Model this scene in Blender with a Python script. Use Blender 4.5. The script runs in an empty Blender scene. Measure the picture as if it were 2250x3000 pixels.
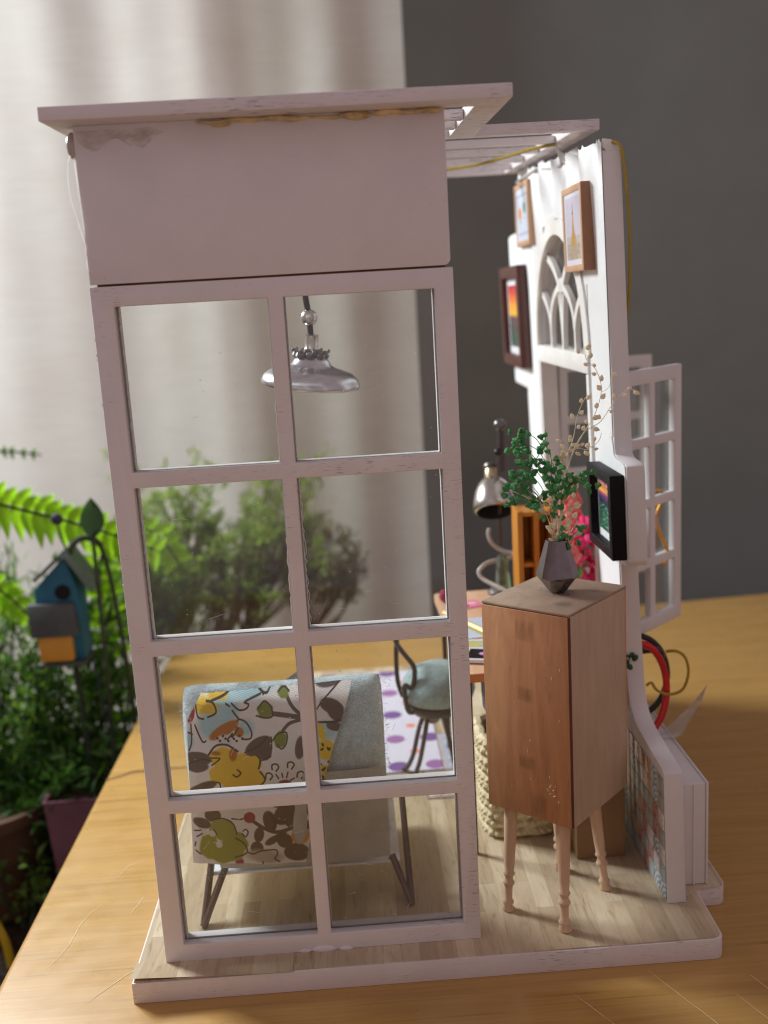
import bpy, bmesh, math, random
import numpy as np
from mathutils import Vector, Matrix, Euler
from math import sin, cos, pi, radians as RAD

S = bpy.context.scene
C = S.collection
random.seed(7)

# ------------------------------------------------------------------ camera
cd = bpy.data.cameras.new('camera'); cam = bpy.data.objects.new('camera', cd); C.objects.link(cam)
cam.location = (0.6780, -2.8536, 1.9984)
cam.rotation_euler = (1.365564, 0.057217, -0.044119)
cd.sensor_fit = 'VERTICAL'; cd.sensor_height = 36.0; cd.lens = 35.4
cd.clip_start = 0.05; cd.clip_end = 200
cd.dof.use_dof = True; cd.dof.focus_distance = 3.06; cd.dof.aperture_fstop = 1.08
cd.dof.aperture_blades = 0
S.camera = cam

# ------------------------------------------------------------------ world (dim mauve room) and lamps
W = bpy.data.worlds.new('World'); S.world = W; W.use_nodes = True
bg = W.node_tree.nodes['Background']
bg.inputs[0].default_value = (0.380, 0.298, 0.312, 1); bg.inputs[1].default_value = 0.95

def area(name, loc, aim, sx, sy, power, col):
    l = bpy.data.lights.new(name, 'AREA'); l.shape = 'RECTANGLE'; l.size = sx; l.size_y = sy
    l.energy = power; l.color = col
    o = bpy.data.objects.new(name, l); C.objects.link(o); o.location = loc
    o.rotation_euler = (Vector(aim) - Vector(loc)).to_track_quat('-Z', 'Y').to_euler()
    return o
area('window_light', (-4.4, 4.0, 5.0), (0.8, 0.8, 0.7), 2.0, 2.0, 770, (0.93, 0.98, 1.0))
area('curtain_window_light', (-1.5, 8.2, 1.4), (-0.9, 5.0, 1.3), 6.0, 7.0, 108, (1.0, 0.99, 0.97))

S.view_settings.view_transform = 'Standard'; S.view_settings.look = 'None'
S.view_settings.exposure = 0.0; S.view_settings.gamma = 1.0
S.cycles.use_denoising = True; S.cycles.denoising_prefilter = 'ACCURATE'; S.cycles.filter_width = 1.1
S.cycles.max_bounces = 10; S.cycles.transparent_max_bounces = 24
S.cycles.sample_clamp_indirect = 6.0
S.cycles.caustics_reflective = False; S.cycles.caustics_refractive = False

# ------------------------------------------------------------------ mesh helpers
class MB:
    def __init__(s): s.v = []; s.f = []
    def add(s, vs, fs):
        b = len(s.v); s.v += [tuple(v) for v in vs]; s.f += [tuple(i + b for i in f) for f in fs]; return s
    def box(s, x0, x1, y0, y1, z0, z1, fn=None):
        vs = [(x, y, z) for x in (x0, x1) for y in (y0, y1) for z in (z0, z1)]
        if fn: vs = [fn(*v) for v in vs]
        return s.add(vs, [(0, 1, 3, 2), (4, 6, 7, 5), (0, 4, 5, 1), (2, 3, 7, 6), (0, 2, 6, 4), (1, 5, 7, 3)])
    def obox(s, c, size, rot):
        m = rot if isinstance(rot, Matrix) else Euler(rot).to_matrix()
        hx, hy, hz = [q / 2 for q in size]; c = Vector(c)
        return s.box(-hx, hx, -hy, hy, -hz, hz, lambda x, y, z: tuple(c + m @ Vector((x, y, z))))
    def tube(s, pts, r, n=8, cap=True):
        pts = [Vector(p) for p in pts]; N = len(pts)
        rs = r if isinstance(r, (list, tuple)) else [r] * N
        up = Vector((0.13, 0.27, 0.95)).normalized(); vs = []; fs = []
        prev = None
        for i, p in enumerate(pts):
            t = (pts[min(i + 1, N - 1)] - pts[max(i - 1, 0)]).normalized()
            if prev is None:
                a = t.cross(up)
                if a.length < .1: a = t.cross(Vector((1, 0, 0)))
            else:
                a = prev - t * prev.dot(t)
            a.normalize(); prev = a; b = t.cross(a)
            for k in range(n):
                w = 2 * pi * k / n; vs.append(p + (a * cos(w) + b * sin(w)) * rs[i])
        for i in range(N - 1):
            for k in range(n):
                fs.append((i * n + k, i * n + (k + 1) % n, (i + 1) * n + (k + 1) % n, (i + 1) * n + k))
        if cap: fs += [tuple(range(n))[::-1], tuple((N - 1) * n + k for k in range(n))]
        return s.add(vs, fs)
    def lathe(s, prof, c=(0, 0, 0), n=28, rot=None, sx=1, sy=1, cap=True):
        c = Vector(c); m = Matrix.Identity(3) if rot is None else (rot if isinstance(rot, Matrix) else Euler(rot).to_matrix())
        vs = []; fs = []
        for r, z in prof:
            for k in range(n):
                w = 2 * pi * k / n; vs.append(c + m @ Vector((r * cos(w) * sx, r * sin(w) * sy, z)))
        for i in range(len(prof) - 1):
            for k in range(n):
                fs.append((i * n + k, i * n + (k + 1) % n, (i + 1) * n + (k + 1) % n, (i + 1) * n + k))
        if cap: fs += [tuple(range(n))[::-1], tuple((len(prof) - 1) * n + k for k in range(n))]
        return s.add(vs, fs)
    def ball(s, c, r, n=12, sc=(1, 1, 1), rot=None):
        m = max(4, n // 2)
        prof = [(max(1e-4, sin(pi * i / m)), -cos(pi * i / m)) for i in range(m + 1)]
        R = Matrix.Identity(3) if rot is None else (rot if isinstance(rot, Matrix) else Euler(rot).to_matrix())
        D = Matrix.Diagonal(Vector(sc) * r)
        return s.lathe(prof, c, n, R @ D)
    def grid(s, fn, nu, nv):
        vs = [fn(i / nu, j / nv) for j in range(nv + 1) for i in range(nu + 1)]
        fs = [(j * (nu + 1) + i, j * (nu + 1) + i + 1, (j + 1) * (nu + 1) + i + 1, (j + 1) * (nu + 1) + i) for j in range(nv) for i in range(nu)]
        return s.add(vs, fs)
    def prism(s, outer, holes, fn0, fn1):
        """2-D outline with holes between two mapped faces fn0(a,b), fn1(a,b)."""
        bm = bmesh.new(); es = []
        for lp in [outer] + holes:
            vv = [bm.verts.new((p[0], p[1], 0)) for p in lp]
            es += [bm.edges.new((vv[i], vv[(i + 1) % len(vv)])) for i in range(len(vv))]
        bmesh.ops.triangle_fill(bm, edges=es, use_beauty=True, use_dissolve=False, normal=(0, 0, 1))
        bm.verts.index_update()
        P = [v.co[:2] for v in bm.verts]; F = [[v.index for v in f.verts] for f in bm.faces]
        bm.free(); n = len(P)
        vs = [fn0(*p) for p in P] + [fn1(*p) for p in P]
        fs = [tuple(f[::-1]) for f in F] + [tuple(i + n for i in f) for f in F]
        k = 0
        for lp in [outer] + holes:
            m = len(lp)
            for i in range(m):
                a, b = k + i, k + (i + 1) % m; fs.append((a, b, b + n, a + n))
            k += m
        return s.add(vs, fs)

ORG = {}
def finish(o, mats, smooth, ang):
    me = o.data
    for m in (mats if isinstance(mats, (list, tuple)) else [mats]): me.materials.append(m)
    if smooth:
        for p in me.polygons: p.use_smooth = True
        me.set_sharp_from_angle(angle=RAD(ang))

def build(mb, name, mat, parent=None, smooth=True, ang=40, bevel=0, seg=2, uvf=None, kind=None, label=None, org=None, dissolve=False, weld=True):
    if parent is not None: org = ORG[parent.name]
    elif org is None: org = Vector((0, 0, 0))
    org = Vector(org)
    bm = bmesh.new()
    vs = [bm.verts.new(Vector(v) - org) for v in mb.v]
    for f in mb.f:
        try: bm.faces.new([vs[i] for i in f])
        except ValueError: pass
    if weld: bmesh.ops.remove_doubles(bm, verts=bm.verts[:], dist=1e-5)
    bmesh.ops.recalc_face_normals(bm, faces=bm.faces[:])
    if dissolve: bmesh.ops.dissolve_limit(bm, angle_limit=RAD(1), verts=bm.verts[:], edges=bm.edges[:])
    if bevel:
        es = [e for e in bm.edges if len(e.link_faces) == 2 and e.calc_face_angle(0) > RAD(35)]
        bmesh.ops.bevel(bm, geom=es, offset=bevel, segments=seg, affect='EDGES', profile=.5, clamp_overlap=True)
    if uvf:
        ul = bm.loops.layers.uv.new('UVMap')
        for f in bm.faces:
            for l in f.loops: l[ul].uv = uvf(l.vert.co + org)
    me = bpy.data.meshes.new(name); bm.to_mesh(me); bm.free()
    o = bpy.data.objects.new(name, me); C.objects.link(o)
    if parent is not None: o.parent = parent
    else: o.location = org
    finish(o, mat, smooth, ang)
    ORG[o.name] = org
    if kind: o['kind'] = kind
    if label: o['label'] = label
    return o

def thing(name, label, cat, loc=(0, 0, 0), group=None):
    o = bpy.data.objects.new(name, None); C.objects.link(o); o.location = loc
    o.empty_display_size = .05
    ORG[o.name] = Vector(loc); tag(o, label, cat, group); return o
def tag(o, label, cat, group=None):
    o['label'] = label; o['category'] = cat
    if group: o['group'] = group
    return o
def inst(src, name, parent, loc, rot=(0, 0, 0), sc=1, mat=None):
    o = bpy.data.objects.new(name, src if mat is None else src); C.objects.link(o); o.parent = parent
    o.location = Vector(loc) - ORG[parent.name]
    o.rotation_euler = rot if not isinstance(rot, Matrix) else rot.to_euler()
    o.scale = (sc, sc, sc) if not isinstance(sc, (tuple, list)) else sc
    ORG[o.name] = ORG[parent.name]
    return o
def meshdata(mb, name, mat, smooth=True, ang=50, bevel=0):
    o = build(mb, name, mat, smooth=smooth, ang=ang, bevel=bevel); me = o.data; bpy.data.objects.remove(o); return me
def arc(c, r, a0, a1, n, ax='xz'):
    out = []
    for i in range(n + 1):
        a = a0 + (a1 - a0) * i / n; p = [c[0], c[1], c[2]]
        p['xyz'.index(ax[0])] += r * cos(a); p['xyz'.index(ax[1])] += r * sin(a); out.append(tuple(p))
    return out
def spline(P, n=8):
    P = [Vector(p) for p in P]; out = []
    for i in range(len(P) - 1):
        p0, p1, p2, p3 = P[max(i - 1, 0)], P[i], P[i + 1], P[min(i + 2, len(P) - 1)]
        for k in range(n):
            t = k / n
            out.append(.5 * ((2 * p1) + (-p0 + p2) * t + (2 * p0 - 5 * p1 + 4 * p2 - p3) * t * t + (-p0 + 3 * p1 - 3 * p2 + p3) * t ** 3))
    out.append(P[-1]); return out

# ------------------------------------------------------------------ materials
def nt(name):
    m = bpy.data.materials.new(name); m.use_nodes = True; t = m.node_tree
    return m, t, t.nodes['Principled BSDF'], t.nodes['Material Output']
def nd(t, ty, **k):
    n = t.nodes.new(ty)
    for a, b in k.items():
        if a.startswith('i_'):
            key = a[2:]; key = int(key) if key.isdigit() else key
            n.inputs[key].default_value = b
        else: setattr(n, a, b)
    return n
def coords(t, scale=(1, 1, 1), rot=(0, 0, 0), kind='Object'):
    tc = nd(t, 'ShaderNodeTexCoord'); mp = nd(t, 'ShaderNodeMapping')
    mp.inputs['Scale'].default_value = scale; mp.inputs['Rotation'].default_value = rot
    t.links.new(tc.outputs[kind], mp.inputs[0]); return mp.outputs[0]
def ramp(t, src, stops, interp='LINEAR'):
    r = nd(t, 'ShaderNodeValToRGB'); e = r.color_ramp.elements; r.color_ramp.interpolation = interp
    while len(e) < len(stops): e.new(.5)
    for q, (p, c) in zip(e, stops):
        q.position = p; q.color = (*c, 1) if len(c) == 3 else c
    t.links.new(src, r.inputs[0]); return r.outputs[0]
def noise(t, vec, scale, detail=4, rough=.55, dist=0):
    n = nd(t, 'ShaderNodeTexNoise'); n.inputs['Scale'].default_value = scale; n.inputs['Detail'].default_value = detail
    n.inputs['Roughness'].default_value = rough; n.inputs['Distortion'].default_value = dist
    t.links.new(vec, n.inputs['Vector']); return n.outputs[0]
def mix(t, a, b, fac, mode='MIX'):
    n = nd(t, 'ShaderNodeMix', data_type='RGBA', blend_type=mode)
    for sock, v in ((n.inputs[0], fac), (n.inputs[6], a), (n.inputs[7], b)):
        if isinstance(v, (int, float)): sock.default_value = v
        elif isinstance(v, (tuple, list)): sock.default_value = (*v, 1) if len(v) == 3 else v
        else: t.links.new(v, sock)
    return n.outputs[2]
def bump(t, p, h, strength, dist=.01):
    b = nd(t, 'ShaderNodeBump'); b.inputs['Strength'].default_value = strength; b.inputs['Distance'].default_value = dist
    t.links.new(h, b.inputs['Height']); t.links.new(b.outputs[0], p.inputs['Normal'])
G3 = lambda g: (g, g, g)

def plain(name, col, rough=.5, metal=0, spec=.5, var=.12, vs=12, b=.15, bs=60, bd=.004, sheen=0, coat=0):
    m, t, p, o = nt(name)
    v = coords(t); n1 = noise(t, v, vs)
    c2 = tuple(max(0, c * (1 - var)) for c in col); c3 = tuple(min(1, c * (1 + var)) for c in col)
    t.links.new(ramp(t, n1, [(.35, c2), (.65, c3)]), p.inputs['Base Color'])
    p.inputs['Roughness'].default_value = rough; p.inputs['Metallic'].default_value = metal
    p.inputs['Specular IOR Level'].default_value = spec; p.inputs['Coat Weight'].default_value = coat
    p.inputs['Sheen Weight'].default_value = sheen
    if b: bump(t, p, noise(t, v, bs), b, bd)
    return m

def painted(name, col, grain=(15, 130, 250), pore=.66, dark=.45, rough=.55, b=.25):
    """white paint over wood with fine pores along the grain"""
    m, t, p, o = nt(name)
    v = coords(t, grain); n1 = noise(t, v, 1.6, 3, .6); n2 = noise(t, coords(t, (3, 3, 3)), 2.2, 4)
    n3 = noise(t, coords(t), 2.6, 4, .65)
    base = ramp(t, n2, [(.3, tuple(c * .93 for c in col)), (.7, col)])
    # pores only where a broad mask allows
    pr = ramp(t, n1, [(pore, G3(1)), (pore + .05, G3(dark))])
    mask = ramp(t, n3, [(.47, G3(0)), (.64, G3(1))])
    pr2 = mix(t, (1, 1, 1), pr, mask)
    t.links.new(mix(t, base, pr2, 1.0, 'MULTIPLY'), p.inputs['Base Color'])
    p.inputs['Roughness'].default_value = rough
    fine = noise(t, coords(t, (30, 120, 120)), 3, 2)
    bump(t, p, mix(t, fine, pr2, .6), b, .003)
    return m

def wood(name, c1, c2, grain=(4, 60, 4), rough=.5, coat=0, dist=.6, dark=None, b=.15, stain=None):
    m, t, p, o = nt(name)
    v = coords(t, grain); n1 = noise(t, v, 1.0, 8, .70, dist); n2 = noise(t, coords(t), 2.2, 3)
    col = ramp(t, n1, [(.28, c1), (.72, c2)])
    col = mix(t, col, ramp(t, n2, [(.3, G3(.90)), (.7, G3(1.05))]), 1.0, 'MULTIPLY')
    if dark:
        v2 = coords(t, tuple(g * 2.2 for g in grain)); n3 = noise(t, v2, 1.3, 3, .5)
        col = mix(t, col, ramp(t, n3, [(.63, G3(1)), (.70, G3(dark))]), 1.0, 'MULTIPLY')
    if stain:
        n4 = noise(t, coords(t, (1.0, 1.0, 1.0)), 6, 3)
        col = mix(t, col, stain, ramp(t, n4, [(.55, G3(0)), (.68, G3(.75))]))
    t.links.new(col, p.inputs['Base Color']); p.inputs['Roughness'].default_value = rough
    p.inputs['Coat Weight'].default_value = coat; p.inputs['Coat Roughness'].default_value = .12
    bump(t, p, n1, b, .004); return m

def metal(name, col, rough=.25, b=.05, bs=40):
    m, t, p, o = nt(name); v = coords(t); n = noise(t, v, bs, 3)
    t.links.new(ramp(t, n, [(.3, tuple(c * .8 for c in col)), (.7, col)]), p.inputs['Base Color'])
    p.inputs['Metallic'].default_value = 1; p.inputs['Roughness'].default_value = rough
    if b: bump(t, p, n, b, .003)
    return m

def felt(name, col):
    m, t, p, o = nt(name); v = coords(t)
    n = noise(t, v, 26, 5, .7); n2 = noise(t, v, 210, 2)
    t.links.new(mix(t, ramp(t, n, [(.3, tuple(c * .78 for c in col)), (.7, tuple(min(1, c * 1.15) for c in col))]), ramp(t, n2, [(.35, G3(.75)), (.65, G3(1.1))]), 1, 'MULTIPLY'), p.inputs['Base Color'])
    p.inputs['Roughness'].default_value = .95; p.inputs['Sheen Weight'].default_value = .35; p.inputs['Specular IOR Level'].default_value = .1
    bump(t, p, mix(t, n, n2, .5), .6, .012); return m

def glass(name, tint=(.97, .98, .97), refl=.09, haze=.025, fr_=.8):
    m = bpy.data.materials.new(name); m.use_nodes = True; t = m.node_tree; t.nodes.clear()
    o = nd(t, 'ShaderNodeOutputMaterial'); tr = nd(t, 'ShaderNodeBsdfTransparent'); tr.inputs[0].default_value = (*tint, 1)
    gl = nd(t, 'ShaderNodeBsdfGlossy'); gl.inputs['Roughness'].default_value = .03
    df = nd(t, 'ShaderNodeBsdfDiffuse'); df.inputs[0].default_value = (.8, .78, .76, 1)
    n = noise(t, coords(t), 3.5, 5)
    a = nd(t, 'ShaderNodeMixShader'); b = nd(t, 'ShaderNodeMixShader')
    fr = nd(t, 'ShaderNodeFresnel'); fr.inputs[0].default_value = 1.35
    mm = nd(t, 'ShaderNodeMath', operation='MULTIPLY_ADD'); mm.inputs[1].default_value = fr_; mm.inputs[2].default_value = refl * .25
    t.links.new(fr.outputs[0], mm.inputs[0]); t.links.new(mm.outputs[0], a.inputs[0])
    t.links.new(tr.outputs[0], a.inputs[1]); t.links.new(gl.outputs[0], a.inputs[2])
    rp = ramp(t, n, [(.45, G3(haze * .4)), (.74, G3(haze * 2.6))])
    t.links.new(rp, b.inputs[0]); t.links.new(a.outputs[0], b.inputs[1]); t.links.new(df.outputs[0], b.inputs[2])
    t.links.new(b.outputs[0], o.inputs[0]); return m

# flat prints are drawn in code
def img(name, w, h, bgc):
    a = np.ones((h, w, 4), np.float32); a[..., :3] = bgc; return a
def blend(a, mask, col): a[..., :3] = a[..., :3] * (1 - mask[..., None]) + np.array(col, np.float32) * mask[..., None]
def XY(a): return np.meshgrid(np.arange(a.shape[1]) + .5, np.arange(a.shape[0]) + .5)
def ell(a, cx, cy, rx, ry, col, rot=0, soft=2., wob=0):
    X, Y = XY(a); c, s = cos(rot), sin(rot); u = ((X - cx) * c + (Y - cy) * s) / rx; v = (-(X - cx) * s + (Y - cy) * c) / ry
    r = np.sqrt(u * u + v * v)
    if wob: r = r * (1 + wob * np.cos(5 * np.arctan2(v, u) + cx))
    blend(a, np.clip((1 - r) * min(rx, ry) / soft + .5, 0, 1), col)
def line(a, pts, wd, col):
    X, Y = XY(a); d = np.full(X.shape, 1e9)
    for (x0, y0), (x1, y1) in zip(pts[:-1], pts[1:]):
        dx, dy = x1 - x0, y1 - y0; L = dx * dx + dy * dy + 1e-6
        tt = np.clip(((X - x0) * dx + (Y - y0) * dy) / L, 0, 1); d = np.minimum(d, np.hypot(X - x0 - tt * dx, Y - y0 - tt * dy))
    blend(a, np.clip(wd / 2 - d + .5, 0, 1), col)
def curve(a, pts, wd, col): line(a, [(p.x, p.y) for p in spline([(x, y, 0) for x, y in pts], 5)], wd, col)
def poly(a, pts, col):
    X, Y = XY(a); ins = np.zeros(X.shape, bool)
    for (x0, y0), (x1, y1) in zip(pts, pts[1:] + pts[:1]):
        if y0 == y1: continue
        ins ^= ((y0 > Y) != (y1 > Y)) & (X < (x1 - x0) * (Y - y0) / (y1 - y0) + x0)
    blend(a, ins.astype(np.float32), col)
def printed(name, a, rough=.7, weave=0, b=.3, coat=0):
    im = bpy.data.images.new(name, a.shape[1], a.shape[0], alpha=False)
    im.pixels.foreach_set(np.ascontiguousarray(a[::-1]).ravel()); im.update(); im.pack()
    m, t, p, o = nt(name); tx = nd(t, 'ShaderNodeTexImage'); tx.image = im
    uv = nd(t, 'ShaderNodeTexCoord'); t.links.new(uv.outputs['UV'], tx.inputs[0])
    p.inputs['Roughness'].default_value = rough; p.inputs['Coat Weight'].default_value = coat
    c = tx.outputs[0]
    if weave:
        w1 = nd(t, 'ShaderNodeTexWave', bands_direction='X'); w2 = nd(t, 'ShaderNodeTexWave', bands_direction='Z')
        v = coords(t, rot=(0, RAD(8), 0))
        for w in (w1, w2):
            w.inputs['Scale'].default_value = weave; w.inputs['Distortion'].default_value = 1.0; t.links.new(v, w.inputs[0])
        h = mix(t, w1.outputs[0], w2.outputs[0], .5)
        c = mix(t, c, ramp(t, h, [(.2, G3(.80)), (.7, G3(1.03))]), 1, 'MULTIPLY'); bump(t, p, h, b, .004)
    t.links.new(c, p.inputs['Base Color']); return m

def leafmat(name, c1, c2, trans=.4, rough=.45):
    m, t, p, o = nt(name)
    g = nd(t, 'ShaderNodeNewGeometry')
    r = ramp(t, g.outputs['Random Per Island'], [(0, c1), (1, c2)])
    t.links.new(r, p.inputs['Base Color']); p.inputs['Roughness'].default_value = rough
    tl = nd(t, 'ShaderNodeBsdfTranslucent'); ms = nd(t, 'ShaderNodeMixShader'); ms.inputs[0].default_value = trans
    t.links.new(mix(t, r, (1.5, 1.6, .5), .35, 'MULTIPLY') if c1[1] > c1[0] else r, tl.inputs[0])
    t.links.new(p.outputs[0], ms.inputs[1]); t.links.new(tl.outputs[0], ms.inputs[2]); t.links.new(ms.outputs[0], o.inputs[0])
    return m


M_paint = painted('white_paint', (.80, .765, .765), pore=.61, dark=.34, b=.5)
M_paint_v = painted('white_paint_wall', (.78, .775, .775), (200, 200, 16), pore=.70, dark=.7)
M_block = painted('white_panel_paint', (.79, .755, .765), (15, 130, 250), pore=.66, dark=.55, b=.4)
M_beam = painted('white_beam_paint', (.78, .73, .74), (13, 60, 210), pore=.58, dark=.30, b=.5)
M_wallpaper = plain('white_wallpaper', (.80, .82, .82), .6, var=.02, b=.12, bs=14, bd=.01)
M_trim = plain('cream_trim', (.80, .79, .75), .55, var=.04)
M_pane = glass('clear_acrylic', refl=.12, haze=.018)
M_pane2 = glass('clear_acrylic_thin', refl=.08, haze=.003, fr_=.22)
M_glue = plain('amber_hot_glue', (.62, .47, .20), .16, var=.35, vs=20, b=.5, bs=30, bd=.01, coat=.6)
M_gluedull = plain('dull_glue_smear', (.50, .40, .30), .3, var=.2, vs=16, b=.4, bs=40, bd=.006)
def patchy(m, sc, lo, hi, top):
    t = m.node_tree; p = t.nodes['Principled BSDF']; out = t.nodes['Material Output']
    tr = nd(t, 'ShaderNodeBsdfTransparent'); ms = nd(t, 'ShaderNodeMixShader')
    n = noise(t, coords(t, sc), 4, 5, .65); t.links.new(ramp(t, n, [(lo, G3(.0)), (hi, G3(top))]), ms.inputs[0])
    t.links.new(tr.outputs[0], ms.inputs[1]); t.links.new(p.outputs[0], ms.inputs[2]); t.links.new(ms.outputs[0], out.inputs[0])
patchy(M_gluedull, (4, 4, 9), .36, .66, .40)
M_thread = leafmat('white_glue_thread', (.96, .95, .93), (.96, .95, .93), .6, .3)
M_spec = plain('dust_speck', (.9, .9, .88), .5, var=.02, b=0)
M_floor = None
M_table = None
M_black = plain('black_metal', (.012, .012, .014), .28, var=.2, b=.08)
M_iron = metal('dark_iron', (.16, .13, .13), .38, .15, 60)
M_silver = metal('brushed_silver', (.60, .58, .54), .26, .06, 30)
M_pewter = metal('dark_pewter', (.20, .19, .19), .35, .3, 80)
M_brass = metal('brass', (.86, .46, .10), .25)
M_felt = felt('blue_grey_felt', (.54, .67, .71))
M_felt2 = felt('teal_grey_felt', (.36, .50, .50))
M_lav = felt('lilac_fabric', (.42, .33, .38))
M_panerefl = plain('grey_pane_reflection', (.46, .46, .44), .95, var=.1, b=.6, bs=150, bd=.006)
M_legwood = wood('peach_wood', (.60, .40, .25), (.72, .52, .35), (30, 30, 6), .45)
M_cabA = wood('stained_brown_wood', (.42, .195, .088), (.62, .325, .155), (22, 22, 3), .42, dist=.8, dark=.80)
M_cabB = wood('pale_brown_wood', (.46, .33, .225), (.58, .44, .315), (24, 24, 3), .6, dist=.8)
M_cabT = wood('rough_brown_top', (.28, .19, .13), (.44, .32, .23), (6, 6, 6), .6, stain=(.16, .12, .09), b=.4)
M_seam = plain('dark_seam', (.10, .03, .018), .6)
M_frame1 = wood('light_wood_frame', (.50, .28, .15), (.62, .38, .22), (30, 30, 5), .55)
M_frame1s = wood('brown_wood_edge', (.22, .095, .045), (.32, .15, .075), (30, 30, 5), .6)
M_frameD = wood('dark_red_wood_frame', (.055, .014, .010), (.10, .028, .018), (20, 20, 4), .35)
M_frameB = plain('black_frame', (.006, .006, .007), .55, spec=.2, var=.3, b=.3)
M_orange = wood('orange_stained_wood', (.42, .15, .012), (.58, .24, .022), (20, 20, 5), .45)
M_desk = wood('peach_desk_wood', (.55, .32, .19), (.68, .44, .28), (30, 4, 30), .5)
M_deskedge = wood('orange_desk_edge', (.40, .12, .03), (.55, .2, .06), (8, 8, 30), .5)
M_rope = plain('cream_rope', (.72, .62, .40), .9, var=.18, vs=40, b=.6, bs=120, bd=.008)
M_box = wood('brown_card', (.26, .15, .075), (.34, .20, .10), (20, 20, 4), .7)
def mk_bead():
    m, t, p, o = nt('dyed_green_bud'); oi = nd(t, 'ShaderNodeObjectInfo'); n = noise(t, coords(t), 2.2, 4)
    c = mix(t, ramp(t, oi.outputs['Random'], [(0, (.045, .30, .075)), (1, (.15, .58, .19))]), ramp(t, n, [(.3, G3(.7)), (.7, G3(1.15))]), 1, 'MULTIPLY')
    t.links.new(c, p.inputs['Base Color']); p.inputs['Roughness'].default_value = .36; bump(t, p, n, .5, .2); return m
M_green = mk_bead()
M_cream = leafmat('dried_cream_bud', (.90, .83, .66), (.90, .83, .66), .40, .6)
M_stem = plain('dried_cream_stem', (.74, .67, .48), .7, var=.15)
M_coral = leafmat('coral_flower', (1.0, .30, .28), (1.0, .42, .38), .45, .7)
M_mag = leafmat('magenta_flower', (1.0, .05, .27), (1.0, .11, .38), .45, .7)
M_lilac = plain('lilac_glaze', (.62, .60, .78), .25, var=.05)
M_red = plain('red_plastic', (.62, .012, .012), .25, var=.1)
M_yellow = plain('yellow_plastic', (.70, .50, .02), .35, var=.1)
M_olive = plain('olive_yellow_wire', (.38, .27, .03), .35, var=.1)
M_greycord = plain('grey_cord', (.48, .45, .42), .5)
M_white = plain('white_card', (.82, .82, .84), .6, var=.03)
M_tape = glass('torn_tape', (.9, .9, .92), .2, .35)
M_grey_wall = plain('grey_wall_paint', (.186, .203, .190), .8, var=.04, vs=2, b=.1, bs=40)
M_room_floor = wood('dark_floor', (.05, .03, .02), (.08, .05, .03), (2, 20, 2), .6)

def mk_table():
    m, t, p, o = nt('honey_pine')
    v = coords(t, (.45, 11, 11)); n1 = noise(t, v, 1.6, 6, .55, .25)
    col = ramp(t, n1, [(.25, (.46, .255, .066)), (.5, (.51, .292, .080)), (.78, (.555, .330, .102))])
    n2 = noise(t, coords(t, (1.6, 50, 50)), 1.0, 3)
    col = mix(t, col, ramp(t, n2, [(.60, G3(1)), (.72, G3(.72))]), 1, 'MULTIPLY')
    n5 = noise(t, coords(t, (3, 90, 90)), 1.0, 3)
    col = mix(t, col, ramp(t, n5, [(.38, G3(.93)), (.62, G3(1.04))]), 1, 'MULTIPLY')
    t.links.new(col, p.inputs['Base Color']); p.inputs['Roughness'].default_value = .34
    n3 = noise(t, coords(t), 9, 5)
    t.links.new(ramp(t, n3, [(.3, G3(.26)), (.7, G3(.42))]), p.inputs['Roughness'])
    p.inputs['Coat Weight'].default_value = .5; p.inputs['Coat Roughness'].default_value = .20
    bump(t, p, n1, .06, .01); return m
M_table = mk_table()
M_scratch = plain('scratch_in_varnish', (.86, .66, .38), .6, var=.2, b=.3)
M_crack = plain('dark_board_joint', (.16, .065, .02), .7, var=.3)

def mk_floor():
    """printed wood paper: narrow strips running back from the front edge"""
    m, t, p, o = nt('printed_wood_paper')
    v = coords(t, rot=(0, 0, RAD(90)))
    br = nd(t, 'ShaderNodeTexBrick', offset=.37, squash=1.0); t.links.new(v, br.inputs['Vector'])
    br.inputs['Scale'].default_value = 1.0; br.inputs['Brick Width'].default_value = .43; br.inputs['Row Height'].default_value = .058
    br.inputs['Mortar Size'].default_value = .0003; br.inputs['Bias'].default_value = .0
    br.inputs['Color1'].default_value = (.49, .38, .245, 1); br.inputs['Color2'].default_value = (.71, .60, .43, 1); br.inputs['Mortar'].default_value = (.36, .24, .14, 1)
    n1 = noise(t, coords(t, (20, 2.6, 10)), 1.7, 6, .65, 1.6)
    col = mix(t, br.outputs[0], ramp(t, n1, [(.30, (.62, .54, .45)), (.42, (.92, .90, .87)), (.55, (1, 1, 1)), (.75, (1.10, 1.08, 1.02))]), 1, 'MULTIPLY')
    n2 = noise(t, coords(t, (5, .8, 5)), 1.4, 3)
    col = mix(t, col, ramp(t, n2, [(.35, G3(.86)), (.65, G3(1.06))]), 1, 'MULTIPLY')
    t.links.new(col, p.inputs['Base Color']); p.inputs['Roughness'].default_value = .42
    bump(t, p, noise(t, coords(t), 8, 4), .12, .006); return m
M_floor = mk_floor()

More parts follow.
